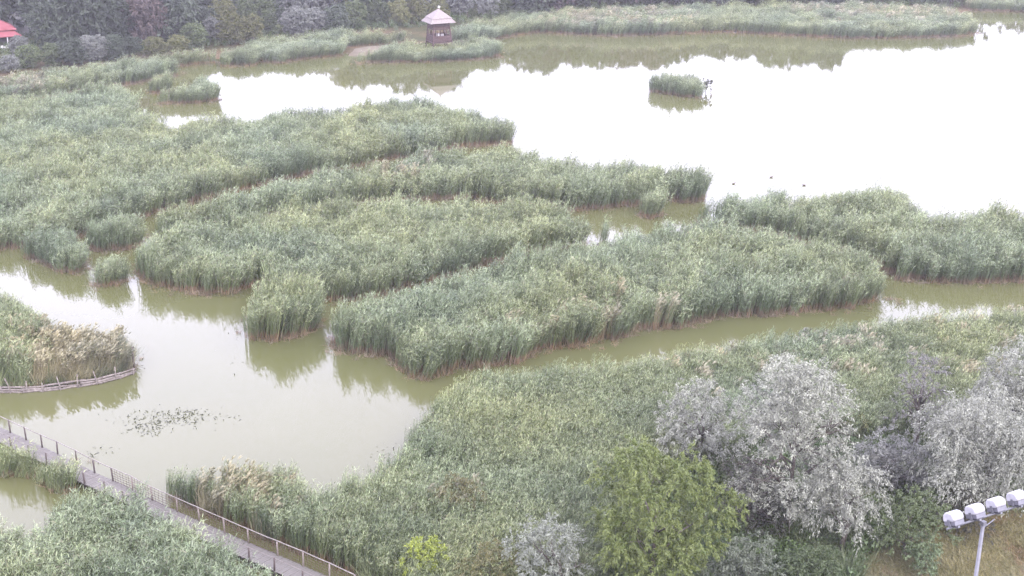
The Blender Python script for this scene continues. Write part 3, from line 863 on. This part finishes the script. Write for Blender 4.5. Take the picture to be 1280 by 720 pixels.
tree('shrub', 577, 655, 3.3, 1.6, 115, 'brownish olive shrub rising out of the foreground reeds', 'shrub', None, (.07, .075, .03), (.14, .13, .06), nl=8, per=70, leaves=18, L=.14, W=.05, spl=.4, size=.5, low=.35, trunk=.15, tr=.08)
tree('shrub', 531, 730, 3.0, 1.25, 116, 'bright yellow-leaved shrub at the bottom of the reed slope', 'shrub', None, (.14, .18, .03), (.27, .31, .06), nl=8, per=70, leaves=18, L=.15, W=.07, spl=.35, size=.48, low=.35, trunk=.15, tr=.07)
tree('shrub', 618, 748, 3.6, 1.5, 117, 'olive brown shrub between the yellow shrub and feathery silver tree', 'shrub', None, (.075, .078, .03), (.145, .135, .06), nl=8, per=70, leaves=18, L=.14, W=.05, spl=.4, size=.5, low=.3, trunk=.15, tr=.08)
tree('sapling', 1152, 722, 2.7, .8, 118, 'pale green sapling at the edge of the meadow', 'shrub', None, (.075, .11, .05), (.16, .20, .11), nl=7, per=80, leaves=16, L=.13, W=.055, spl=.3, size=.6, low=.3, trunk=.15, tr=.04)
tree('shrub', 1262, 520, 2.6, 1.5, 119, 'olive green bush half hidden below the right-edge silver tree', 'shrub', None, (.06, .08, .03), (.13, .15, .06), nl=8, per=70, leaves=18, L=.14, W=.06, spl=.35, size=.48, low=.3, trunk=.15, tr=.07)
tree('shrub', 1070, 548, 2.0, 1.5, 120, 'yellowish low bush at the reed edge, right of the largest silver tree', 'shrub', None, (.10, .11, .045), (.19, .19, .08), nl=8, per=70, leaves=18, L=.13, W=.05, spl=.35, size=.48, low=.3, trunk=.15, tr=.06)
tree('shrub', 1195, 668, 3.4, 1.8, 121, 'dark purplish thicket bush just behind the floodlight heads', 'shrub', None, (.04, .042, .03), (.085, .08, .06), nl=9, per=60, leaves=18, L=.13, W=.055, spl=.4, size=.46, low=.3, trunk=.15, tr=.07, twigs=10)
tree('shrub', 940, 668, 5.2, 2.6, 122, 'dark twiggy thicket in the shade under the largest silver tree', 'shrub', None, (.035, .036, .03), (.075, .07, .055), nl=10, per=46, leaves=16, L=.14, W=.05, spl=.5, size=.42, low=.3, trunk=.2, tr=.1, twigs=26)
tree('lake_bush', 882, 115, 2.3, .85, 123, 'tiny dark bush standing in the lake beside the lone reed islet', 'shrub', None, (.04, .045, .03), (.09, .09, .06), nl=7, per=60, leaves=14, L=.2, W=.08, spl=.35, size=.5, low=.35, trunk=.2, tr=.06)

# the far wood: every tree its own object, crowns from a few shapes in many tones
def far_shapes():
    sh = []
    for i, (H, R, nl, low, size, flat) in enumerate([(13, 4.0, 15, .3, .40, .9), (13, 3.3, 15, .25, .44, 1.1), (13, 4.6, 17, .3, .36, .8), (13, 3.7, 13, .35, .45, .9), (13, 2.7, 14, .2, .52, 1.2), (13, 4.4, 20, .22, .34, .85), (13, 5.2, 18, .25, .36, .8)]):
        r = np.random.default_rng(300 + i)
        mb, tips = skeleton(r, H * .92, R, 6, .3, .22)
        A = sprays(r, lobes_for(r, H, R, nl, None, low, size, flat), 19, 15, .55, .27, (.45, .50, .45), (1.6, 1.55, 1.45), .4, .9, .72)
        me1 = mb.mesh('trunk'); me1.materials.append(M_bark)
        me2 = A.mesh('crown'); me2.materials.append(M_farleaf)
        sh.append((me1, me2))
    return sh
SHAPES = far_shapes()
TONES = {'dark blue-green': (.045, .056, .042), 'mid green': (.065, .082, .042), 'olive': (.085, .09, .04), 'yellow-green': (.12, .135, .06), 'silvery': (.105, .112, .105), 'dull purplish': (.075, .06, .058)}
ORD = ['first', 'second', 'third', 'fourth', 'fifth', 'sixth', 'seventh', 'eighth', 'ninth', 'tenth', 'eleventh', 'twelfth', 'thirteenth', 'fourteenth', 'fifteenth', 'sixteenth', 'seventeenth', 'eighteenth', 'nineteenth', 'twentieth']
rt = np.random.default_rng(77)
def far_tree(px, py, H, tone, label, shape=None, wide=1.0, name='wood_tree'):
    x, y = G(px, py, .1)
    t = empty(name, (x, y, .05), rt.uniform(0, 6.28))
    s_ = H / 13.0
    t.scale = (s_ * wide, s_ * wide, s_)
    tag(t, label, 'tree' if H > 4.5 else 'shrub', 'trees of the far wood')
    m1, m2 = SHAPES[int(rt.integers(0, len(SHAPES))) if shape is None else shape]
    link('trunk', m1, None, t)
    c = link('crown', m2, None, t)
    b = np.array(TONES[tone]) * rt.uniform(.95, 1.6)
    c.color = (*b, 1)
def row(x0, x1, step, base, hgt, tones, place, wide=1.0, jitter=4, hidden=False, shape=None):
    k = 0
    x = x0
    while x <= x1:
        tone = tones[int(rt.integers(0, len(tones)))]
        px = x + rt.uniform(-.25, .25) * step
        off = px < -12 or px > 1292
        lab = ('%s tree %s, past the frame edge' % (tone, place) if off else '%s tree, %s from the left %s' % (tone, ORD[min(k, 19)], place))
        far_tree(px, base(px) + rt.uniform(-jitter, jitter), hgt(px) * rt.uniform(.85, 1.15), tone, lab, wide=wide, shape=shape)
        if not off: k += 1
        x += step
lerp = lambda a, b, t: a + (b - a) * min(max(t, 0), 1)
wood_y = lambda x: np.interp(x, [-150, 0, 100, 230, 330, 430, 560, 640, 760, 1210, 1300], [118, 84, 74, 63, 52, 42, 30, 22, 12, 8, -4])
D = 'dark blue-green'
# tall dark wood on the left
row(70, 225, 25, lambda x: wood_y(x) - 6, lambda x: 11.5, [D, D, 'dull purplish', D], 'in the front row of the tall left wood', 1.05)
row(62, 235, 27, lambda x: wood_y(x) - 20, lambda x: 14, [D, D, 'mid green'], 'in the second row of the tall left wood', 1.0)
row(-130, 235, 30, lambda x: wood_y(x) - 38, lambda x: 15.5, [D], 'at the back of the tall left wood', 1.1, hidden=True)
# low bushes at its foot
row(-20, 235, 27, lambda x: wood_y(x) + 6, lambda x: 3.0 if x < 20 else 4.6, ['mid green', 'olive', 'mid green', D, 'silvery'], 'among bushes below the left wood', 1.5, 3)
# middle wood, lower and more mixed
row(240, 650, 26, lambda x: wood_y(x) - 2, lambda x: lerp(5.0, 6.0, (x - 240) / 200), ['mid green', 'silvery', 'mid green', D, 'olive'], 'in the low front row, middle wood', 1.3, 3)
row(230, 650, 25, lambda x: wood_y(x) - 12, lambda x: float(np.interp(x, [240, 330, 390, 425, 480, 560, 600, 660], [6, 7, 9.5, 14, 15, 15, 13, 12.5])), ['mid green', D, 'silvery', 'olive', D], 'in the second row of the middle wood', 1.15, 3)
row(240, 660, 28, lambda x: wood_y(x) - 24, lambda x: lerp(8.5, 14, (x - 320) / 120), [D, D, 'mid green', 'yellow-green'], 'in the third row of the middle wood', 1.1, 3)
row(230, 660, 30, lambda x: wood_y(x) - 42, lambda x: lerp(8.5, 14, (x - 320) / 150), ['yellow-green', D, D], 'at the back of the middle wood', 1.2, hidden=True)
# behind the long reed belt
row(665, 1195, 29, lambda x: wood_y(x) - 1, lambda x: lerp(13.0, 8.5, (x - 1000) / 110), [D, D, 'mid green', 'dull purplish'], 'in the front row behind the far reed belt', 1.25, 3)
row(660, 1330, 34, lambda x: wood_y(x) - 14, lambda x: lerp(13, 9, (x - 950) / 150), [D, D, 'mid green'], 'in the back row behind the far reed belt', 1.2, hidden=True)
far_tree(27, 74, 4.4, 'silvery', 'silvery tree in front of the red-roofed building', 2, 1.2)
far_tree(1042, 12, 13.5, D, 'tallest dark tree behind the long far reed belt, far right of the tower', 1, 1.0)

# a wood mass beyond, off the picture's top
def far_mass():
    r = np.random.default_rng(9)
    n = 520
    y = r.uniform(345, 470, n); x = r.uniform(-330, 330, n)
    lb = [((x[i], y[i], 8.0), (5.0, 5.0, 5.5)) for i in range(n)]
    A = sprays(r, lb, 2.0, 6, 1.6, .9, (.04, .05, .035), (.08, .09, .055), .3, 1.2, .6)
    o = link('distant_wood', A.mesh('distant_wood'), M_leaf)
    tag(o, 'distant wood closing the view behind the far trees', 'wood', None, 'stuff')
far_mass()

# ------------------------------------------------------------------ boardwalk with railings
DZ = .62
far_edge = [Vector((*G(*p, DZ), DZ)) for p in [(-70, 503), (0, 534), (33, 549), (53, 558.5), (77, 569), (100, 581), (122, 592), (157, 607), (190, 624), (222, 639), (270, 660), (316, 680), (349, 694), (381, 708), (413, 722), (470, 748)]]
def resample(pts, step):
    out, acc = [pts[0]], 0.0
    for a, b in zip(pts, pts[1:]):
        L_ = (b - a).length; d = step - acc
        while d <= L_:
            out.append(a.lerp(b, d / L_)); d += step
        acc = L_ - (d - step)
    return out
def smooth_line(pts, it=8):
    pts = [p.copy() for p in pts]
    for _ in range(it):
        pts = [pts[0]] + [(pts[i - 1] + pts[i] * 2 + pts[i + 1]) / 4 for i in range(1, len(pts) - 1)] + [pts[-1]]
    return pts
edge = smooth_line(resample(far_edge, .175), 12)
WID = 1.42
dirs = [(edge[min(i + 4, len(edge) - 1)] - edge[max(i - 4, 0)]).normalized() for i in range(len(edge))]
nrm = [Vector((d.y, -d.x, 0)) for d in dirs]            # towards the camera side
nrm = [n if n.y < 0 else -n for n in nrm]
walk = empty('boardwalk', (edge[len(edge) // 2].x, edge[len(edge) // 2].y, 0))
tag(walk, 'pale plank boardwalk crossing the lower left corner', 'boardwalk')
wl = walk.location.copy()
pm = MB().box((0, 0, 0), (WID, .158, .045)).mesh('plank'); pm.materials.append(M_plank)
rp = random.Random(3)
for i, (p, n_) in enumerate(zip(edge, nrm)):
    o = bpy.data.objects.new('plank', pm); C.objects.link(o); o.parent = walk
    c = p + n_ * (WID / 2 + rp.uniform(-.03, .03)) - wl
    o.location = (c.x, c.y, DZ - .022 + rp.uniform(-.008, .008))
    o.rotation_euler = (rp.uniform(-.015, .015), 0, math.atan2(n_.y, n_.x) + rp.uniform(-.02, .02))
for off in (.15, WID / 2, WID - .15):
    pts = [p + n_ * off - wl for p, n_ in zip(edge[::6], nrm[::6])]
    MB().tube([(q.x, q.y, DZ - .125) for q in pts], .07, 4).build('beam', M_post, walk)
for i in range(4, len(edge), 14):
    for off in (.12, WID - .12):
        q = edge[i] + nrm[i] * off - wl
        MB().tube([(q.x, q.y, -1.1), (q.x, q.y, DZ - .19)], .075, 6).build('pile', M_post, walk)

def nearest(px, py):
    w = GV(px, py, DZ)
    return min(range(len(edge)), key=lambda i: (edge[i] - w).length)
far_posts = [nearest(*p) for p in [(-50, 512), (-27, 522), (-6, 531), (14, 540), (33, 549), (54, 559), (72, 567), (96, 579.5), (119, 590.5), (142, 600.5), (167, 612), (192, 625), (222, 639), (250, 651.5), (281, 665), (313, 678.5), (348, 693.5), (381, 708), (414, 722), (445, 737)]]
def railing(name, idx, off, hgt, label, pale_from=10**9, wires=0, rail_r=.028, wob_=.03):
    c0 = edge[idx[len(idx) // 2]]
    t = empty(name, (c0.x, c0.y, DZ))
    tag(t, label, 'railing')
    tops = []
    r = random.Random(len(idx))
    for k, i in enumerate(idx):
        b = edge[i] + nrm[i] * off - c0
        lean = Vector((r.uniform(-.05, .05), r.uniform(-.05, .05), 0))
        top = Vector((b.x, b.y, hgt + r.uniform(-.04, .05))) + lean
        MB().tube([(b.x, b.y, -.35), (b.x + lean.x * .5, b.y + lean.y * .5, hgt * .5), top], [.062, .058, .05], 7).build('post', M_postpale if k >= pale_from else M_post, t)
        tops.append(Vector((top.x, top.y, hgt - .02)))
    def line(z, rad, nm, mat, a=0, b=None, sag=.02):
        pts = []
        tt = tops[a:b]
        for p, q in zip(tt, tt[1:]):
            for s_ in (0, .33, .67):
                m = p.lerp(q, s_); pts.append((m.x + r.uniform(-1, 1) * wob_ * .3, m.y, z - sag * 4 * s_ * (1 - s_) + r.uniform(-1, 1) * wob_ * .5))
        pts.append((tt[-1].x, tt[-1].y, z))
        MB().tube(pts, rad, 5).build(nm, mat, t)
    line(hgt + .02, rail_r, 'handrail', M_rail)
    if wires:
        for w_ in range(wires):
            line(.1 + (hgt - .2) * w_ / (wires - .5), .014, 'wire', M_wire, pale_from - 1, None, .03)
        mb = MB()
        tt = tops[pale_from - 1:]
        for p, q in zip(tt, tt[1:]):
            n = 7
            for s_ in range(1, n):
                m = p.lerp(q, s_ / n)
                mb.tube([(m.x + r.uniform(-.02, .02), m.y, .03), (m.x + r.uniform(-.03, .03), m.y, hgt - .04)], .011, 4, cap=False)
        mb.build('netting', M_wire, t)
railing('far_railing', far_posts, .05, .98, 'far boardwalk railing with dark posts, wire netting and pale wavy handrail', 10, 5, .034)
near_posts = [nearest(*p) for p in [(-62, 507), (-40, 517), (-19, 526), (-3, 533), (15, 541), (34.5, 550), (56, 560.5), (79, 571), (103, 583), (128, 594), (152, 605), (176, 618), (205, 631), (234, 645), (265, 658), (297, 672), (330, 687), (363, 701), (397, 716), (430, 731)]]
railing('near_railing', near_posts, WID - .06, .82, 'near boardwalk railing of dark posts joined by a thin rail', rail_r=.016)

# ------------------------------------------------------------------ log edging of the plumed island
def revetment():
    line = [(-90, 488), (-40, 490), (0, 491), (30, 491), (55, 489), (80, 486), (104, 483), (125, 480), (150, 473.5), (168, 467)]
    P = [GV(*p) for p in line]
    t = empty('log_edging', P[5])
    tag(t, 'bleached log edging with stakes along the plumed reed island', 'log edging')
    r = random.Random(4)
    for a, b in zip(P, P[1:]):
        for k in range(3):
            z = [.06, .22, .36][k] + r.uniform(-.03, .03)
            d = (b - a); off = Vector((0, .1 * k + r.uniform(-.04, .04), z))
            s0, s1 = a - d * r.uniform(.05, .22) + off - P[5], b + d * r.uniform(.0, .2) + off - P[5]
            s1.z += r.uniform(-.06, .06)
            m = s0.lerp(s1, .5) + Vector((0, r.uniform(-.06, .06), r.uniform(-.03, .04)))
            rad = r.uniform(.07, .11)
            MB().tube([s0, m, s1], [rad, rad * .92, rad * .8], 7).build('log', M_log, t)
    for px, py, h, lx in [(-60, 490, 1.0, 0), (-22, 490.5, .9, -.1), (14.5, 491, 1.25, -.38), (34.5, 490, .95, 0), (54, 489.5, .75, 0), (76.5, 487, 1.1, -.22), (98, 484, 1.1, .02), (122.5, 480.5, 1.15, -.25), (145.5, 474.5, 1.1, .0), (167, 468, .6, .05)]:
        b = GV(px, py) - P[5] + Vector((0, -.08, 0))
        MB().tube([(b.x, b.y, -.6), (b.x + lx * .3, b.y, h * .4), (b.x + lx, b.y + .05, h)], [.06, .055, .045], 6).build('stake', M_log, t)
    e = GV(168, 462) - P[5]
    MB().tube([(e.x, e.y, -.5), (e.x + .02, e.y, 2.0)], [.07, .06], 6).build('corner_post', M_post, t)['label'] = 'tall dark post at the right end'
revetment()

# ------------------------------------------------------------------ lookout tower
def lookout():
    t = empty('lookout_tower', (tw[0], tw[1], 0), math.radians(24))
    tag(t, 'brown wooden lookout tower with pale two-tier roof rising from reeds', 'tower')
    fz, ez, w0, w1 = 2.2, 6.1, 2.05, 1.5         # floor, eaves, half widths at foot and eaves
    half = lambda z: w0 + (w1 - w0) * z / ez
    for sx in (-1, 1):
        for sy in (-1, 1):
            MB().tube([(sx * half(-.5), sy * half(-.5), -.5), (sx * w1, sy * w1, ez)], .13, 6).build('leg', M_towerwood, t)
    MB().box((0, 0, fz), (half(fz) * 2 + .3, half(fz) * 2 + .3, .14)).build('platform', M_towerwood, t)
    q = [Matrix.Rotation(k * PI / 2, 3, 'Z') for k in range(4)]
    for k in range(4):
        for zz, hh in [(2.48, .22), (2.74, .22), (3.0, .22), (3.26, .22), (4.72, .26), (5.02, .26), (5.32, .26), (5.62, .26)]:
            if k == 1 and zz > 5.2 and zz < 5.5: continue
            h_ = half(zz) + .03
            MB().box(q[k] @ Vector((0, -h_, zz)), (h_ * 2 - .1, .06, hh), q[k]).build('board', M_towerwood, t)
        for u in (-.55, .0, .55):     # uprights across the open middle
            h_ = half(3.8) - .02
            MB().box(q[k] @ Vector((u * h_, -h_, 3.84)), (.12, .1, .98), q[k]).build('upright', M_towerwood, t)
        MB().box(q[k] @ Vector((0, -half(3.45), 3.43)), (half(3.45) * 2 + .1, .16, .08), q[k]).build('sill', M_towerwood, t)
        MB().tube([q[k] @ Vector((-half(.3), -half(.3), .3)), q[k] @ Vector((half(2), -half(2), 2.0))], .07, 5).build('brace', M_towerwood, t)
    for u, hgt in ((-.35, .6), (.5, .5)):  # pale panels added for the brightness seen through the open middle
        MB().box((u, -.5, fz + .95 + hgt / 2), (.55, .05, hgt)).build('pale_gap_panel', M_white, t)
    # two-tier hipped roof
    def tier(nm, wa, za, wb, zb, lip):
        mb = MB()
        for k in range(4):
            n = 5
            for j in range(n):     # courses of shingles, each lapping the one below
                f0, f1 = j / n, (j + 1) / n
                a0, a1 = wa + (wb - wa) * f0, wa + (wb - wa) * f1
                z0, z1 = za + (zb - za) * f0, za + (zb - za) * f1
                p = [Vector((-a0 - .04, -a0 - .04, z0)), Vector((a0 + .04, -a0 - .04, z0)), Vector((max(a1, .01), -a1, z1 + .03)), Vector((-max(a1, .01), -a1, z1 + .03))]
                mb.poly([q[k] @ v for v in p])
                mb.poly([q[k] @ v for v in (p[0], p[1], p[1] - Vector((0, 0, .05)), p[0] - Vector((0, 0, .05)))])
        mb.poly([(-wa, -wa, za - .02), (wa, -wa, za - .02), (wa, wa, za - .02), (-wa, wa, za - .02)])
        return mb.build(nm, M_shingle, t)
    tier('lower_roof', 2.55, ez - .16, 1.75, ez + .68, .1)
    tier('upper_roof', 1.95, ez + .62, .05, ez + 2.2, .1)
    f = MB().tube([(0, 0, ez + 1.95), (0, 0, ez + 2.75)], .045, 6).build('finial', M_post, t)
    MB().box((.12, 0, ez + 2.55), (.42, .07, .4), Matrix.Rotation(.5, 3, 'Y')).build('vane', M_white, f)
lookout()

# ------------------------------------------------------------------ red-roofed building at the left edge
def building():
    a, b = GV(-120, 70, 0), GV(29, 59, 0)
    d = (b - a); L_ = d.length
    t = empty('red_roofed_building', (b.x, b.y, 0), math.atan2(d.y, d.x))
    tag(t, 'low building with red two-step roof at the left edge', 'building')
    # local x runs along the front, negative to the left; y away from the camera
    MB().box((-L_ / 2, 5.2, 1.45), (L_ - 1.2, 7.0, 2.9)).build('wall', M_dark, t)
    mb = MB()
    ev, rd = 2.9, 4.1
    mb.poly([(0, -.3, ev - .55), (-L_ - 1, -.3, ev - .55), (-L_ - 1, 1.7, ev + .25), (-1.2, 1.7, ev + .25)])
    mb.poly([(0, -.3, ev - .55), (-1.2, 1.7, ev + .25), (-1.2, 1.7, ev), (0, -.3, ev - .7)])
    mb.poly([(0, -.3, ev - .7), (-L_ - 1, -.3, ev - .7), (-L_ - 1, -.3, ev - .55), (0, -.3, ev - .55)])
    mb.build('porch_roof', M_red, t)
    mb = MB()
    e0 = ev + .5
    mb.poly([(-.6, 1.3, e0), (-L_ - 1, 1.3, e0), (-L_ - 1, 5.2, rd + 1.1), (-3.6, 5.2, rd + 1.1)])
    mb.poly([(-.6, 9.1, e0), (-.6, 1.3, e0), (-3.6, 5.2, rd + 1.1)])
    mb.poly([(-L_ - 1, 9.1, e0), (-.6, 9.1, e0), (-3.6, 5.2, rd + 1.1), (-L_ - 1, 5.2, rd + 1.1)])
    mb.poly([(-.6, 1.3, e0 - .16), (-L_ - 1, 1.3, e0 - .16), (-L_ - 1, 1.3, e0), (-.6, 1.3, e0)])
    mb.build('roof', M_red, t)
    for k in range(9):
        MB().box((-.5 - k * 2.2, .0, 1.15), (.18, .18, 2.3)).build('column', M_white, t)
    MB().box((-L_ / 2, -.6, .35), (L_ * .9, .12, .7)).build('low_wall', M_white, t)
    # white building behind it
    a = GV(14, 48, 0)
    w = empty('white_building', a, math.atan2(d.y, d.x))
    tag(w, 'white building whose gable end shows above the red roof', 'building')
    MB().box((0, 3, 2.0), (9, 6, 4.0)).build('wall', M_white, w)
    mb = MB()
    for s_ in (-1, 1):
        mb.poly([(-4.8, 3 + s_ * 3.4, 3.9), (4.8, 3 + s_ * 3.4, 3.9), (4.8, 3, 5.6), (-4.8, 3, 5.6)])
    for s_ in (-4.5, 4.5): mb.poly([(s_, 0, 3.98), (s_, 6, 3.98), (s_, 3, 5.5)])
    mb.build('roof', M_white, w)
building()

# ------------------------------------------------------------------ floodlight mast
def floodlights():
    zt = 18.8
    top = GV(1229, 655, zt)
    p0, p1 = GV(1183, 664, zt), GV(1296, 627, zt)
    t = empty('floodlight_mast', (top.x, top.y, .1))
    tag(t, 'galvanised floodlight mast with a row of white lamp heads', 'floodlight')
    MB().tube([(0, 0, -.3), (0, 0, 8), (0, 0, zt - .05)], [.16, .11, .062], 10).build('pole', M_galv, t)
    d = (p1 - p0).normalized(); rot = Matrix((d, Vector((0, 0, 1)).cross(d), Vector((0, 0, 1)))).transposed()
    c0 = top - Vector((0, 0, zt))
    a0, a1 = p0 - top, p1 + d * 1.9 - top
    MB().tube([(a0.x, a0.y, zt - .02), (a1.x, a1.y, zt - .02)], .04, 8).build('crossarm', M_galv, t)
    MB().tube([(0, 0, zt - .28), (d.x * .55, d.y * .55, zt - .05)], .022, 6).build('strut', M_galv, t)
    MB().box((0, 0, zt - .06), (.16, .16, .14), rot).build('clamp', M_galv, t)
    # one head: rounded shell, grey lower body, dark glass, bracket
    L_ = (p1 - p0).length
    proto = None
    for k in range(5):
        u = .30 + k * 1.02
        q = a0 + d * u
        h = bpy.data.objects.new('lamp_head', None) if False else None
        prof = [(-.30, .00), (-.33, .12), (-.30, .25), (-.20, .34), (-.02, .38), (.17, .35), (.30, .25), (.34, .10), (.34, .0)]
        if proto is None:
            bm = bmesh.new()
            rings = []
            for xx, sc in ((-.25, .7), (-.21, .82), (.21, .82), (.25, .7)):
                rings.append([bm.verts.new((xx, y * sc, z * sc)) for y, z in prof])
            n = len(prof)
            for r0, r1 in zip(rings, rings[1:]):
                for j in range(n - 1): bm.faces.new((r0[j], r0[j + 1], r1[j + 1], r1[j])).smooth = True
            bm.faces.new(rings[0]); bm.faces.new(rings[-1][::-1])
            for r0, r1 in zip(rings, rings[1:]): bm.faces.new((r0[0], r1[0], r1[-1], r0[-1]))
            bmesh.ops.recalc_face_normals(bm, faces=bm.faces[:])
            me = bpy.data.meshes.new('lamp_head'); bm.to_mesh(me); bm.free()
            me.materials.append(M_lampwhite)
            body = MB().box((0, .01, -.085), (.44, .5, .15), taper=1.0).mesh('lamp_body'); body.materials.append(M_lampgrey)
            glass = MB().box((0, .02, -.185), (.36, .42, .03)).mesh('lamp_glass'); glass.materials.append(M_lampglass)
            brk = MB().box((0, -.0, -.24), (.09, .34, .08)).box((-.255, 0, -.06), (.03, .1, .24)).box((.255, 0, -.06), (.03, .1, .24)).mesh('bracket'); brk.materials.append(M_galv)
            proto = (me, body, glass, brk)
        h = bpy.data.objects.new('lamp_head', proto[0]); C.objects.link(h); h.parent = t
        h.matrix_local = Matrix.Translation((q.x, q.y, zt + .27)) @ rot.to_4x4() @ Matrix.Rotation(math.radians(-26), 4, 'X')
        for nm, me in zip(('lamp_body', 'lamp_glass', 'bracket'), proto[1:]):
            c = bpy.data.objects.new(nm, me); C.objects.link(c); c.parent = h
floodlights()

# ------------------------------------------------------------------ water birds
def duck(px, py, rz, label):
    x, y = G(px, py)
    t = empty('duck', (x, y, 0), rz)
    tag(t, label, 'duck', 'water birds on the lake')
    bm = bmesh.new()
    prof = [(-.27, .10, .012), (-.20, .09, .05), (-.08, .07, .10), (.06, .07, .11), (.16, .085, .09), (.20, .14, .055), (.215, .20, .042), (.23, .25, .05), (.27, .262, .045), (.30, .255, .02), (.345, .245, .016), (.36, .243, .004)]
    rings = [[bm.verts.new((x_, r_ * math.cos(2 * PI * k / 8), z_ + r_ * (.85 if r_ > .06 else 1) * math.sin(2 * PI * k / 8))) for k in range(8)] for x_, z_, r_ in prof]
    for a, b in zip(rings, rings[1:]):
        for k in range(8): bm.faces.new((a[k], a[(k + 1) % 8], b[(k + 1) % 8], b[k])).smooth = True
    bm.faces.new(rings[0][::-1]); bm.faces.new(rings[-1])
    bmesh.ops.recalc_face_normals(bm, faces=bm.faces[:])
    me = bpy.data.meshes.new('duck_body'); bm.to_mesh(me); bm.free()
    link('body', me, M_duck, t)
duck(917, 230, .4, 'dark duck swimming off the tip of the reed tongue')
duck(1005, 232, 2.9, 'dark duck swimming behind the right reed bed')
duck(964, 222, .2, 'paler duck swimming farthest out between two darker ducks')
duck(889, 120, 1.0, 'tiny duck beside the dark bush in the lake')

# ------------------------------------------------------------------ air
def haze():
    me = MB().box((0, 185, 21.5), (2340, 2340, 47)).mesh('haze')
    m, N, L = new_mat('haze_air')
    out = N.new('ShaderNodeOutputMaterial'); v = N.new('ShaderNodeVolumePrincipled')
    v.inputs['Color'].default_value = (.93, .93, 1.0, 1)
    v.inputs['Density'].default_value = .00021
    v.inputs['Anisotropy'].default_value = .2
    L.new(v.outputs[0], out.inputs['Volume'])
    tag(link('haze', me, m), kind='stuff')
haze()
print('instances', TOTAL[0], 'tris', sum(len(m.polygons) for m in bpy.data.meshes))
